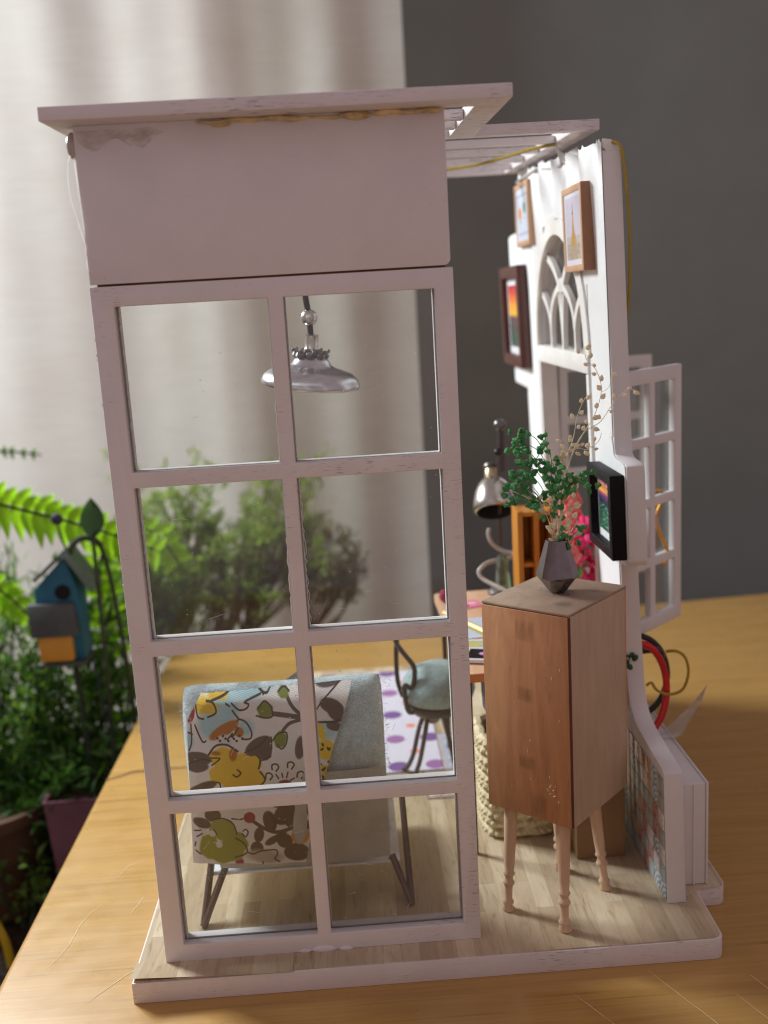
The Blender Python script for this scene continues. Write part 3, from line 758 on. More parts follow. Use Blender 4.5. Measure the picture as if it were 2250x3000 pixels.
ell(a, 52, 132, 21, 30, (.93, .55, .22), soft=5); ell(a, 112, 108, 15, 30, (.28, .52, .42), soft=5); ell(a, 60, 175, 10, 6, (.55, .65, .6), soft=4); ell(a, 100, 160, 20, 8, (.75, .82, .86), soft=5)
P2 = printed('fruit_print', a, .35)
a = img('p', 120, 340, (.9, .9, .92))
stops = [(34, (.72, .16, .24)), (80, (.85, .38, .22)), (120, (.93, .62, .22)), (160, (.92, .72, .25)), (178, (.38, .28, .30)), (230, (.26, .28, .30)), (270, (.20, .33, .28)), (306, (.30, .38, .36))]
for (y0, c0), (y1, c1) in zip(stops[:-1], stops[1:]):
    for yy in range(y0, y1):
        f = (yy - y0) / (y1 - y0); a[yy, 8:112, :3] = [c0[i] * (1 - f) + c1[i] * f for i in range(3)]
for q in range(70): ell(a, rt.uniform(10, 110), rt.uniform(175, 300), 4, 3, (.45, .42, .2) if q % 2 else (.16, .24, .26), soft=3)
P3 = printed('sunset_print', a, .35)
a = img('p', 120, 260, (.93, .93, .95))
stops = [(10, (.36, .24, .52)), (30, (.55, .30, .50)), (48, (.93, .50, .20)), (66, (.98, .76, .35)), (78, (.60, .28, .42)), (96, (.26, .16, .42)), (112, (.10, .22, .24)), (160, (.10, .30, .22)), (226, (.14, .36, .26))]
for (y0, c0), (y1, c1) in zip(stops[:-1], stops[1:]):
    for yy in range(y0, y1):
        f = (yy - y0) / (y1 - y0); a[yy, 8:112, :3] = [c0[i] * (1 - f) + c1[i] * f for i in range(3)]
for q in range(12): curve(a, [(rt.uniform(0, 40), rt.uniform(20, 70)), (60, rt.uniform(30, 70)), (rt.uniform(80, 112), rt.uniform(30, 75))], 3, (.98, .72, .35) if q % 2 else (.45, .22, .42))
for q in range(260):
    x = rt.gauss(60, 24); y = rt.uniform(120, 218)
    if 10 < x < 110: ell(a, x, y, rt.uniform(1, 2.5), rt.uniform(1, 2.5), (.55, .75, .68) if q % 3 else (.2, .45, .3), soft=2)
P4 = printed('meadow_print', a, .35)
picture('picture_frame', 'light wood framed print of an iron tower, near the wall top front', .690, .985, 2.068, 2.362, -.005, .042, .022, M_frame1, M_frame1s, P1, .004)
picture('picture_frame', 'light wood framed print of an orange and a green fruit at the far end', 1.71, 2.04, 2.215, 2.49, -.010, .026, .022, M_frame1, M_frame1, P2, .004)
picture('picture_frame', 'dark red brown box frame holding a red and yellow sunset strip', 1.975, 2.50, 1.650, 2.135, -.005, .050, .055, M_frameD, M_frameD, P3, .030)
picture('picture_frame', 'thick black box frame with a purple sunset over a green meadow', .425, .745, 1.094, 1.388, -.005, .050, .034, M_frameB, M_frameB, P4, .030)

# green sprig glued on the wall edge
sp = thing('leaf_sprig', 'tiny dark green leaf sprig on the narrow front edge of the side wall', 'leaves', (1.63, .515, .68))
M_dgreen = plain('dark_green_leaf', (.012, .075, .022), .45, var=.3)
for i, (dx, dz, r, rz) in enumerate(((-.012, .022, .013, .3), (.012, .024, .013, -.5), (.026, .012, .014, -.9), (-.006, .000, .013, .2), (.006, -.020, .014, .9))):
    build(MB().ball((1.622 + dx, .505, .70 + dz), r, 10, (1, .35, .72), (0, rz, 0)), 'leaf', M_dgreen, sp)
build(MB().tube([(1.612, .509, .665), (1.624, .509, .70), (1.634, .509, .727)], .0025, 5), 'stem', M_dgreen, sp)

# cables behind the wall
def loop(name, label, c, r, rx, mat, th, a0=-1.9, a1=1.9, rz=0, sq=1.0):
    pts = []
    for q in range(33):
        a = a0 + (a1 - a0) * q / 32
        x = r * cos(a) * sq; z = r * sin(a); pts.append((c[0] + x * cos(rz), c[1] + x * sin(rz) + .02 * sin(a), c[2] + z))
    o = build(MB().tube(pts, th, 8), name, mat, org=c); return tag(o, label, 'cable', 'cables behind the side wall')
loop('cable', 'thick red cable bent in a hoop behind the side wall', (1.690, .60, .548), .172, 0, M_red, .0135, -1.75, 1.75, .25, .66)
loop('cable', 'black cable hoop just behind the red one', (1.71, .74, .55), .155, 0, M_black, .012, -1.8, 1.8, .1, .86)
o = build(MB().tube(spline([(1.70, .70, .66), (1.76, .70, .665), (1.80, .71, .655), (1.815, .73, .62)], 6), .012, 8), 'cable', M_black, org=(1.76, .7, .66)); tag(o, 'short black cable end crossing to the wall above the yellow wire', 'cable', 'cables behind the side wall')
o = build(MB().tube(spline([(1.715, .60, .565), (1.735, .60, .575), (1.755, .60, .545), (1.80, .6, .525), (1.85, .6, .54), (1.872, .6, .60), (1.862, .6, .66), (1.83, .6, .69), (1.795, .62, .685)], 6), .0055, 6), 'wire', M_olive, org=(1.8, .6, .6)); tag(o, 'thin yellow wire curling through the red and black hoops', 'wire')
tpv = [(1.735, .56, .378), (1.80, .54, .380), (1.838, .55, .40), (1.845, .56, .47), (1.885, .57, .505), (1.935, .575, .565), (1.915, .58, .50), (1.872, .57, .43), (1.84, .56, .378)]
tpm = MB().add([(x, y, z) for x, y, z in tpv] + [(x + .001, y + .002, z) for x, y, z in tpv], [(0, 1, 2, 3), (3, 4, 6), (4, 5, 6), (2, 7, 6, 3), (1, 8, 7, 2)] + [(9, 12, 11, 10), (12, 15, 13), (13, 15, 14), (11, 12, 15, 16), (10, 11, 16, 17)])
o = build(tpm, 'tape', M_tape, smooth=False, org=(1.8, .56, .378)); tag(o, 'torn piece of clear tape sticking up by the red cable hoop', 'tape')
hk = MB(); bx, by = f1((.30, .03, 0))[:2]
hk.tube(spline([(bx - .012, by, 1.165), (bx - .008, by, 1.20), (bx + .014, by, 1.215), (bx + .034, by, 1.195), (bx + .028, by, 1.165), (bx + .006, by, 1.10), (bx + .022, by, 1.04), (bx + .045, by, .985), (bx + .055, by, .945), (bx + .040, by, .915), (bx + .014, by, .925), (bx + .006, by, .955)], 7), [.0075] * 78, 7)
o = build(hk, 'hook', M_brass, org=(bx, by, 1.0)); tag(o, 'curled orange brass hook hanging behind the open casement', 'hook')

# ------------------------------------------------------------------ pendant lamp
px, py = .553, .69
pl = thing('pendant_lamp', 'silver saucer pendant lamp on a black cord behind the upper panes', 'lamp', (px, py, 2.5))
build(MB().tube(spline([(px, py, zr(py) + .002), (px + .008, py, 2.25), (px + .012, py, 2.05), (px + .020, py, 1.97), (px + .022, py, 1.90)], 6), .0105, 8), 'cord', M_black, pl)
build(MB().ball((px + .020, py, 1.962), .029, 18), 'bead', M_silver, pl)
tr = Euler((RAD(3), RAD(7), 0)).to_matrix()
px += .022
build(MB().lathe([(.022, 0), (.024, .004), (.022, .008), (.022, .048), (.024, .052), (.020, .053)], (px - .002, py, 1.852), 20, tr), 'socket', M_silver, pl, ang=30)
cp = MB()
for q in range(8):
    a = 2 * pi * q / 8; cp.ball(Vector((px - .004, py, 1.842)) + tr @ Vector((cos(a) * .044, sin(a) * .044, -.008)), .021, 8, (1, 1, .8))
    for rr_ in (.030, .062): cp.ball(Vector((px - .004, py, 1.846)) + tr @ Vector((cos(a + .2) * rr_, sin(a + .2) * rr_, .004)), .007, 6)
cp.lathe([(.034, -.012), (.040, -.002), (.026, .010)], (px - .004, py, 1.845), 16, tr)
build(cp, 'petal_cap', M_pewter, pl)
M_shade = metal('satin_aluminium', (.66, .66, .70), .27, .06, 25)
build(MB().lathe([(.03, .092), (.048, .088), (.060, .076), (.068, .062), (.085, .052), (.115, .044), (.145, .034), (.164, .018), (.172, .000), (.170, -.012), (.160, -.016), (.150, -.010), (.12, .012), (.06, .03), (.03, .04)], (px - .012, py, 1.742), 56, tr, cap=False), 'lamp_shade', M_shade, pl, ang=60)
build(MB().lathe([(.148, .002), (.02, .004)], (px - .012, py, 1.730), 32, tr), 'shade_underside', M_shade, pl)

# ------------------------------------------------------------------ armchair with floral throw
ac = thing('armchair', 'pale blue grey felt armchair on dark wire legs, seen from behind', 'armchair', (.45, .45, 0))
def yb(z): return .250 - .02 * (z - .15) / .65        # back plane of the chair
def backf(u, v):
    # u round the outline across width, closed pillow
    return None
def bend(z): return .10 * max(0.0, (z - .56) / .25) ** 2
def pillow(x0, x1, z0, z1, yc, th, horn=.03, nu=34, nv=40, flip=1):
    mb = MB()
    for side in (1, -1):
        def fn(u, v):
            cu, cv = 2 * u - 1, 2 * v - 1
            edge = (1 - abs(cu) ** 3.2) * (1 - abs(cv) ** 2.6)
            pull = (-.010 if cv > 0 else -.026) * abs(cu) ** 7 * abs(cv) ** 7
            x = x0 + (x1 - x0) * u + pull * cu - .006 * cu * (1 - cv * cv) * (abs(cu)) ; z = z0 + (z1 - z0) * v + pull * cv * 1.2 - .010 * cv * (1 - cu * cu) * abs(cv)
            y = yc + side * th * (max(edge, 0) ** .40) * (.8 + .2 * sin(5 * u + 3 * v)) + .004 * sin(23 * u) * sin(19 * v) - .02 * (v - .5) + bend(z)
            return (x, y, z)
        mb.grid(fn, nu, nv)
    return mb
bk = build(pillow(.070, .742, .145, .790, .285, .080, .016), 'backrest', M_felt, ac, ang=80)
# grey sheet over the lower back, coloured as the reflection in the pane
def refl_sheet(u, v):
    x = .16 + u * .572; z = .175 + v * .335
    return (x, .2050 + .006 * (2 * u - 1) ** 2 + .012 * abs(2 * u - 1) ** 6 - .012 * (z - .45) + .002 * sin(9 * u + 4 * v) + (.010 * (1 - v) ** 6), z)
build(MB().grid(refl_sheet, 30, 20), 'reflection_sheet', M_panerefl, ac)
build(pillow(.10, .76, .02, .60, 0, .04, .02), 'seat_tmp', M_felt) if False else None
st = MB()
for side in (1, -1):
    st.grid(lambda u, v: (.12 + .62 * u, .34 + .50 * v, .21 + side * .055 * max(0, (1 - abs(2 * u - 1) ** 5) * (1 - abs(2 * v - 1) ** 5)) ** .5), 24, 24)
build(st, 'seat', M_felt, ac)
build(MB().box(.10, .765, .285, .80, .118, .128), 'seat_board', M_white, ac, bevel=.003)
fz = MB()
rf = random.Random(9)
for q in range(1100):
    e = rf.random()
    if e < .45: p = (rf.uniform(.09, .77), .355 + rf.uniform(-.05, .03), .762 + rf.uniform(-.02, .010)); d = Vector((rf.uniform(-1, 1), rf.uniform(-1, .2), rf.uniform(.2, 1)))
    elif e < .7: p = (.738 + rf.uniform(-.012, .008), .25 + rf.uniform(-.03, .03), rf.uniform(.18, .76)); d = Vector((rf.uniform(.2, 1), rf.uniform(-1, .4), rf.uniform(-1, 1)))
    elif e < .85: p = (.098 + rf.uniform(-.02, .02), .25 + rf.uniform(-.03, .03), rf.uniform(.68, .77)); d = Vector((rf.uniform(-1, 0), rf.uniform(-1, .4), rf.uniform(-1, 1)))
    else: p = (rf.uniform(.1, .74), .255, .15 + rf.uniform(-.02, .02)); d = Vector((rf.uniform(-1, 1), rf.uniform(-1, 0), rf.uniform(-1, .3)))
    d = d.normalized() * rf.uniform(.004, .011); d2 = Vector((rf.uniform(-1, 1), rf.uniform(-1, 1), rf.uniform(-1, 1))) * .006
    P = Vector(p); fz.tube([P, P + d * .5 + d2 * .4, P + d + d2], .0005, 3, False)
build(fz, 'felt_fuzz', plain('felt_hairs', (.62, .70, .70), .9, b=0), ac, kind='stuff')
for (fx, fy, ax, ay, az, bx_, by_, bz) in ((.096, .169, .142, .42, .30, .172, .29, .155), (.794, .209, .788, .46, .30, .738, .30, .14)):
    l = MB().tube([(ax, ay, az), (fx, fy + .012, .006), (fx, fy, .004), (bx_, by_, bz)], .0120, 8); build(l, 'leg', M_iron, ac)
    build(MB().ball((fx - .004, fy, .004), .016, 8, (1.0, .7, .55)), 'glue_blob', M_pane2, ac)
cu = thing('cushion', 'lilac grey cushion with a peaked corner behind the armchair back', 'cushion', (.46, .5, .27))
def cush(u, v):
    k = (1 - abs(2 * u - 1)) ; return (.30 + .33 * u, .42 + .06 * v - .02, .46 + (.19 + .105 * max(0, 1 - abs(u - .46) / .5) ** .9) * v)
cm = MB().grid(lambda u, v: (.30 + .34 * u, .43 + .045 * sin(pi * v) * sin(pi * u), .27 + (.40 + .110 * max(0, 1 - abs(u - .46) / .5)) * v), 20, 14)
cm.grid(lambda u, v: (.30 + .34 * u, .43 - .045 * sin(pi * v) * sin(pi * u), .27 + (.40 + .110 * max(0, 1 - abs(u - .46) / .5)) * v), 20, 14)
build(cm, 'cushion_cover', M_lav, cu)

# floral throw: print drawn on a canvas of 1320 x 1460 units
a = img('f', 660, 730, (.95, .93, .92)); s2 = .5
INK = (.17, .13, .14); GREY = (.33, .29, .30); BLUE = (.68, .84, .88); YEL = (.95, .78, .20); OR = (.72, .42, .12); LEAF = (.46, .53, .20); OLV = (.60, .62, .18); CRIM = (.62, .08, .20)
E = lambda x, y, rx, ry, c, rot=0, so=4, wob=0: ell(a, x * s2, y * s2, rx * s2, ry * s2, c, rot, so, wob)
Cv = lambda pts, w, c=INK: curve(a, [(x * s2 + rt.uniform(-1, 1), y * s2 + rt.uniform(-1, 1)) for x, y in pts], w * s2, c)
# blue wash clouds
for x, y, rx, ry in ((470, 210, 150, 70), (330, 330, 120, 90), (600, 190, 110, 40), (250, 430, 90, 80), (500, 440, 60, 50), (80, 540, 40, 60), (1090, 450, 80, 60)): E(x, y, rx, ry, BLUE, .1, 22)
# yellow top bloom
E(275, 225, 95, 62, YEL, .1, 8, .08); E(200, 320, 95, 40, YEL, .1, 8, .1); E(215, 200, 40, 18, (.87, .58, .15), 0, 8); E(95, 370, 30, 50, CRIM, .2, 3)
for p in ([(120, 290), (150, 375), (195, 390)], [(205, 290), (260, 300), (285, 350), (225, 378)], [(240, 290), (330, 265), (385, 235), (350, 240), (360, 205)], [(350, 300), (380, 310)],
          [(395, 295), (450, 330), (500, 325), (520, 300), (490, 285), (600, 250)], [(490, 180), (560, 165), (545, 185), (560, 215), (640, 245), (680, 205), (710, 185), (650, 150)], [(400, 335), (450, 385)], [(560, 205), (620, 250)],
          [(130, 430), (190, 530), (215, 530)], [(440, 480), (440, 395), (500, 400), (545, 465), (540, 510), (485, 512)], [(100, 430), (110, 540), (90, 600)], [(70, 480), (115, 490)]): Cv(p, 11)
E(345, 455, 115, 38, OR, -.5, 4); E(455, 465, 35, 30, OR, .5, 4); E(350, 520, 60, 40, (.90, .87, .86), 0, 6)
for q in range(10): E(300 + 20 * q, 505 + 18 * sin(q * 2.1), 9, 8, INK, 0, 2)
Cv([(375, 510), (410, 470), (410, 495), (450, 440)], 10)
# big yellow flower
for x, y, rx, ry in ((350, 640, 105, 75), (520, 680, 100, 85), (540, 790, 105, 75), (420, 830, 80, 60), (310, 760, 70, 70), (420, 710, 90, 80)): E(x, y, rx, ry, YEL, 0, 6, .05)
E(290, 605, 35, 14, OR, 0, 5); E(415, 612, 28, 45, OR, 0, 6)
Cv([(235, 620), (290, 555), (370, 545), (450, 590)], 13); Cv([(560, 600), (610, 650), (600, 720)], 13); Cv([(610, 740), (645, 800), (600, 850)], 12); Cv([(415, 755), (440, 770), (468, 745), (445, 720)], 11); Cv([(275, 820), (310, 815), (320, 850)], 11); Cv([(250, 640), (320, 640), (260, 690)], 10)
# grey leaves
for x, y, rx, ry, r in ((160, 650, 95, 48, .05), (150, 710, 85, 40, -.1), (600, 560, 105, 55, -.45), (645, 600, 50, 60, .2), (1130, 300, 90, 45, .25), (1110, 150, 120, 50, -.2), (900, 570, 36, 80, .1), (1150, 420, 60, 30, .1), (1160, 340, 70, 45, .5)): E(x, y, rx, ry, GREY, r, 4)
for p in ([(90, 690), (180, 655), (260, 660)], [(500, 600), (600, 560), (660, 500)], [(690, 500), (695, 580)], [(990, 190), (1100, 140), (1190, 140)], [(1010, 330), (1070, 260), (1200, 160)], [(620, 660), (690, 630)]): Cv(p, 9)
# branch with green buds
Cv([(700, 355), (800, 360), (890, 365), (1000, 350)], 30, GREY); Cv([(800, 255), (840, 310), (900, 350)], 24, GREY); Cv([(770, 460), (820, 410), (900, 385)], 22, GREY); Cv([(1020, 400), (1140, 395), (1190, 380)], 14, INK)
for x, y, rx, ry, r in ((640, 335, 58, 48, .1), (768, 240, 42, 24, .1), (755, 515, 45, 55, .3)): E(x, y, rx, ry, LEAF, r, 4, .06)
for p in ([(590, 330), (630, 285), (680, 310), (695, 370), (640, 385), (580, 370)], [(730, 235), (770, 215), (810, 230)], [(705, 520), (735, 480), (800, 470), (800, 540), (765, 575), (735, 550)], [(740, 175), (850, 165), (900, 175)]): Cv(p, 10)
E(1050, 460, 60, 30, YEL, 1.2, 6); E(1090, 580, 70, 70, YEL, 0, 8); E(1080, 760, 70, 70, YEL, 0, 8); E(1200, 115, 80, 22, YEL, .15, 6)
for q in range(14): E(1040 + rt.uniform(0, 90), 520 + rt.uniform(0, 280), 14, 8, INK, rt.uniform(0, 3), 2)
# seed head with loops
E(790, 825, 48, 26, (.55, .22, .12), 0, 4)
for x, y in ((720, 710), (832, 695), (675, 775), (905, 770), (960, 720), (985, 830), (700, 880), (880, 880)):
    Cv([(x - 24, y + 14), (x - 22, y - 18), (x + 8, y - 26), (x + 24, y - 4), (x + 6, y + 24)], 11)
for p in ([(745, 790), (725, 760)], [(775, 780), (770, 750)], [(800, 785), (812, 745)], [(830, 805), (860, 790)]): Cv(p, 10)
# lower zone
BR = (.33, .25, .20)
for x, y, rx, ry, r in ((190, 860, 110, 34, -.4), (260, 1060, 60, 50, 0), (180, 1120, 70, 36, .3), (150, 1000, 70, 34, -.2), (680, 1100, 48, 78, -.3), (790, 1050, 70, 90, .8), (870, 1080, 90, 46, -.6), (930, 1150, 90, 30, -.2), (740, 1220, 70, 24, -.5), (700, 1240, 60, 26, -.5), (790, 1250, 60, 50, .6), (585, 1300, 48, 48, 0), (880, 1340, 95, 66, .1), (600, 1200, 36, 56, .2), (1000, 1040, 60, 44, .4), (930, 960, 70, 34, .6), (760, 960, 60, 34, -.5)): E(x, y, rx, ry, BR, r, 4)
Cv([(540, 1090), (640, 1150), (760, 1180), (960, 1120)], 26, BR)
E(530, 1075, 42, 40, CRIM, 0, 3); E(455, 1405, 30, 26, CRIM, 0, 3)
for x, y, rx, ry in ((330, 1160, 95, 80), (420, 1270, 95, 90), (330, 1330, 110, 80), (230, 1290, 70, 90), (400, 1340, 90, 60)): E(x, y, rx, ry, OLV, 0, 6, .05)
for x, y in ((255, 1195), (305, 1275), (190, 1190)): E(x, y, 26, 24, (.90, .87, .86), 0, 3)
E(905, 1215, 66, 70, (.85, .58, .14), .4, 4); E(640, 1360, 130, 50, (.72, .68, .62), .1, 14)
for p in ([(270, 1090), (340, 1080), (410, 1115), (435, 1195)], [(425, 1225), (490, 1270), (505, 1340), (420, 1372)], [(120, 1180), (170, 1170)], [(140, 1220), (180, 1200)], [(125, 1290), (130, 1260)], [(130, 1320), (170, 1345)], [(265, 1165), (290, 1200)], [(400, 1080), (440, 1085)], [(455, 1090), (480, 1080)], [(480, 1175), (500, 1160), (520, 1185), (500, 1215), (475, 1190)], [(520, 1335), (560, 1345), (620, 1320), (720, 1310), (735, 1350), (715, 1375), (750, 1400)], [(630, 1400), (630, 1430)], [(680, 1040), (720, 1110), (700, 1160)], [(780, 1080), (820, 1150)]): Cv(p, 10)
M_floral = printed('floral_cotton', a, .9, weave=95, b=.5)
FA = (2245.93, -173.29, -27.71); FB = (-165.2, -2067.93, 1886.86)
def fuv(v): return ((FA[0] * v.x + FA[1] * v.z + FA[2]) / 1320.0, 1 - (FB[0] * v.x + FB[1] * v.z + FB[2]) / 1460.0)
thr = MB()
def thf(u, v):
    L = [(.078, .222), (.090, .48), (.100, .71), (.140, .770)]; Rr = [(.448, .190), (.500, .40), (.575, .62), (.640, .782)]
    def at(P, t):
        t *= len(P) - 1; i = min(int(t), len(P) - 2); f = t - i; return (P[i][0] + (P[i + 1][0] - P[i][0]) * f, P[i][1] + (P[i + 1][1] - P[i][1]) * f)
    l, r = at(L, v), at(Rr, v); x = l[0] + (r[0] - l[0]) * u; z = l[1] + (r[1] - l[1]) * u
    y = .2005 + bend(z) - .014 * (z - .45) + .004 * sin(7 * u + 5 * v) + .003 * sin(16 * u) - .012 * max(0, 1 - v * 3) * (1 - u)
    if v > .90:
        k = (v - .90) / .10; y += .035 * k * k
    if u < .06: y += .012 * (1 - u / .06)
    return (x, y, z)
thr.grid(thf, 50, 60)
thr.grid(lambda u, v: tuple(Vector(thf(u, v)) + Vector((0, .004, 0))), 50, 60)
o = build(thr, 'throw', M_floral, uvf=fuv, org=(.35, .21, .5)); tag(o, 'floral cotton throw with yellow flowers draped over the armchair back', 'blanket')

# ------------------------------------------------------------------ office chair
oc = thing('office_chair', 'small swivel chair with round teal felt seat and black wire back', 'chair', (.95, 1.08, 0))
build(MB().lathe([(.02, -.092), (.10, -.090), (.140, -.075), (.152, -.04), (.146, 0), (.12, .038), (.07, .062), (.02, .068)], (.985, 1.05, .472), 30), 'seat', M_felt2, oc, ang=80)
build(MB().lathe([(.04, -.012), (.132, -.010), (.138, .004), (.132, .014), (.04, .016)], (.985, 1.05, .366), 28), 'seat_plate', M_black, oc)
build(MB().lathe([(.018, -.07), (.03, -.06), (.038, -.035), (.075, -.025), (.08, 0), (.03, .003)], (.955, 1.05, .355), 20), 'swivel_base', M_pewter, oc)
build(MB().tube(spline([(.905, 1.00, .362), (.862, .985, .362), (.848, .975, .39), (.842, .97, .45), (.845, .968, .487), (.862, .962, .478), (.876, .96, .485), (.886, .965, .53), (.882, .98, .565), (.848, 1.02, .605), (.826, 1.06, .630), (.818, 1.085, .655), (.822, 1.10, .662), (.828, 1.11, .63), (.822, 1.12, .57), (.822, 1.12, .45), (.84, 1.10, .385)], 5), .0105, 8), 'back_frame', M_black, oc)
for pts in ([(.918, 1.02, .335), (.895, 1.06, .25), (.872, 1.12, .12), (.845, 1.18, .03), (.825, 1.20, .010)], [(.935, 1.02, .335), (.92, 1.03, .25), (.898, 1.10, .10), (.885, 1.15, .03), (.880, 1.16, .010)], [(1.00, 1.02, .335), (1.02, 1.00, .2), (1.05, .98, .02)], [(.99, 1.09, .335), (1.02, 1.14, .2), (1.06, 1.2, .02)]):
    build(MB().tube(spline(pts, 4), .0105, 8), 'leg', M_black, oc)

# rugs ---------------------------------------------------------------------
a = img('r', 360, 720, (.86, .85, .91))
cols = [(.47, .33, .60), (.62, .42, .66), (.93, .55, .40), (.36, .22, .55)]
for r in range(9):
    for c in range(4):
        x = 30 + c * 104 + (52 if r % 2 else 0); y = 690 - r * 84; k = (0, 2, 1, 2)[(r + 2 * c) % 4]
        ell(a, x, y, (30, 28, 15, 30)[k], (27, 26, 13, 27)[k], cols[k])
M_dots = printed('polka_dot_print', a, .6)
rug = MB().box(.44, 1.0, 1.185, 2.40, .0045, .0075)
o = build(rug, 'rug', M_dots, smooth=False, uvf=lambda v: ((v.x - .44) / .56, 1 - (2.40 - v.y) / 1.215), org=(.7, 1.8, .0045)); tag(o, 'white rug with purple and orange dots under the swivel chair', 'rug')
a = img('m', 420, 640, (.82, .82, .86))
mc = [(.45, .55, .72), (.72, .48, .38), (.40, .34, .36), (.58, .70, .80), (.80, .60, .42), (.36, .28, .42)]
for r in range(16):
    for c in range(10):
        x, y = c * 42 + 21, r * 40 + 20; k = mc[(r * 3 + c * 5) % 6]; k2 = mc[(r + 2 * c + 1) % 6]
        line(a, [(x - 18, y - 18), (x + 18, y - 18), (x + 18, y + 18), (x - 18, y + 18), (x - 18, y - 18)], 3, (.6, .6, .66))
        if (r + c) % 3 == 0: ell(a, x, y, 13, 13, k); ell(a, x, y, 7, 7, (.85, .84, .86))
        elif (r + c) % 3 == 1:
            line(a, [(x - 15, y - 15), (x + 15, y + 15)], 5, k); line(a, [(x - 15, y + 15), (x + 15, y - 15)], 5, k); ell(a, x, y, 5, 5, k2)
        else: poly(a, [(x, y - 15), (x + 15, y), (x, y + 15), (x - 15, y)], k); ell(a, x, y, 6, 6, (.85, .84, .86))
for w in (4, 10): line(a, [(w, w), (416 - w, w), (416 - w, 636 - w), (w, 636 - w), (w, w)], 3, (.36, .26, .26))
M_mos = printed('mosaic_print', a, .5)
a2 = a.copy(); g_ = a2[..., :3].mean(-1, keepdims=True); a2[..., :3] = np.clip((g_ - .42) * 1.5 + .30, 0, 1) * np.array([1.0, .90, .86], np.float32)
o = build(MB().box(.908, 1.075, .932, 1.17, .0015, .004), 'mat', printed('brown_mosaic_print', a2, .5), smooth=False, uvf=lambda v: ((v.x - .905) / .4, (v.y - .93) / .63), org=(1.0, 1.05, .0015)); tag(o, 'brown and white patterned tile mat at the front of the floor', 'mat')
o = build(MB().box(1.004, 1.30, 1.185, 1.56, .0015, .004), 'mat', M_mos, smooth=False, uvf=lambda v: ((v.x - .9) / .4, (v.y - .93) / .63), org=(1.1, 1.3, .0015)); tag(o, 'blue and orange patterned tile mat beside the dotted rug', 'mat')

# ------------------------------------------------------------------ desk and things on it
ZD = .720
dk = thing('desk', 'peach wood desk with thin black legs along the side wall', 'desk', (1.3, .95, 0))
dt = build(MB().prism([(1.035, .44), (1.575, .44), (1.575, 1.46)] + rcorner(1.04, 1.44 - .02, pi / 2, .025), [], lambda a, b: (a, b, ZD - .032), lambda a, b: (a, b, ZD)), 'desktop', M_desk, dk, bevel=.003)
build(MB().box(1.033, 1.575, .4362, .4395, ZD - .031, ZD - .001), 'edge_band', M_deskedge, dk, smooth=False)
for x, y in ((1.050, .50), (1.05, 1.40), (1.55, .50), (1.55, 1.40)): build(MB().tube([(x, y, .002), (x, y, ZD - .032)], .011, 8), 'leg', M_black, dk)
o = build(MB().ball((1.175, .62, .555), .06, 16, (1, 1, .75)).tube([(1.175, .62, .52), (1.175, .62, .42)], .05, 12), 'camera_stub', M_black, org=(1.17, .62, .5)) if False else None
dr = thing('storage_tin', 'dark blue rounded container hung under the desk top front', 'container', (1.17, .6, .60)); 
build(MB().lathe([(.02, -.10), (.05, -.098), (.062, -.07), (.066, 0), (.066, .085), (.02, .087)], (1.172, .60, .60), 22), 'container_body', plain('dark_blue_enamel', (.02, .028, .05), .22, var=.2), dr)
# pencil, paper, cards
pn = thing('pencil', 'yellow pencil lying across the blue white paper on the desk', 'pencil', (1.14, .92, ZD))
pa, pb = Vector((1.03, 1.10, ZD + .016)), Vector((1.24, .66, ZD + .016))
build(MB().tube([pa, pb], .012, 6), 'pencil_body', M_yellow, pn, smooth=False); build(MB().tube([pa, pa + (pa - pb).normalized() * .03], [.012, .001], 6), 'pencil_tip', M_desk, pn)
def sheet(name, label, cat, c, w, h, rz, mat, z, uv=True, group=None, th=.003):
    m = Matrix.Rotation(rz, 3, 'Z'); cc = Vector((*c, z + th / 2))
    mb = MB().obox(cc, (w, h, th), m); inv = m.transposed()
    f = lambda v: (lambda q: (q.x / w + .5, q.y / h + .5))(inv @ (v - cc))
    o = build(mb, name, mat, smooth=False, uvf=f, org=(c[0], c[1], z)); return tag(o, label, cat, group)
a = img('s', 160, 160, (.74, .78, .85)); 
for q in range(9): line(a, [(14, 20 + q * 15), (146 - 30 * (q % 3), 20 + q * 15)], 2, (.6, .66, .76))
sheet('paper', 'pale blue sheet of paper under the pencil', 'paper', (1.16, .93), .20, .24, .1, printed('blue_sheet', a, .6), ZD + .0008)
a = img('s', 160, 120, (.90, .90, .92)); poly(a, [(12, 12), (148, 12), (148, 108), (12, 108)], (.68, .72, .60)); ell(a, 60, 55, 30, 22, (.78, .74, .42), soft=8); ell(a, 105, 75, 26, 18, (.62, .70, .76), soft=8)
sheet('photo_card', 'white bordered photo card with a pale green picture', 'photo card', (1.12, .72), .15, .13, -.2, printed('green_photo', a, .35), ZD + .0008, group='photo cards on the desk')
a = img('s', 160, 120, (.88, .86, .90)); poly(a, [(16, 14), (144, 14), (144, 106), (16, 106)], (.07, .06, .08)); ell(a, 72, 58, 20, 15, (.80, .62, .82), soft=4)
sheet('photo_card', 'black photo card with a lilac blot at the desk front', 'photo card', (1.13, .585), .17, .13, -.28, printed('black_photo', a, .3), ZD + .005, group='photo cards on the desk', th=.012)
a = img('s', 160, 120, (.84, .48, .58)); ell(a, 50, 60, 40, 40, (.62, .16, .30), soft=10); ell(a, 110, 50, 30, 24, (.9, .7, .74), soft=10)
sheet('card', 'pink card lying on the desk near its back corner', 'card', (1.14, 1.24), .12, .10, .35, printed('pink_card', a, .6), ZD + .0008)
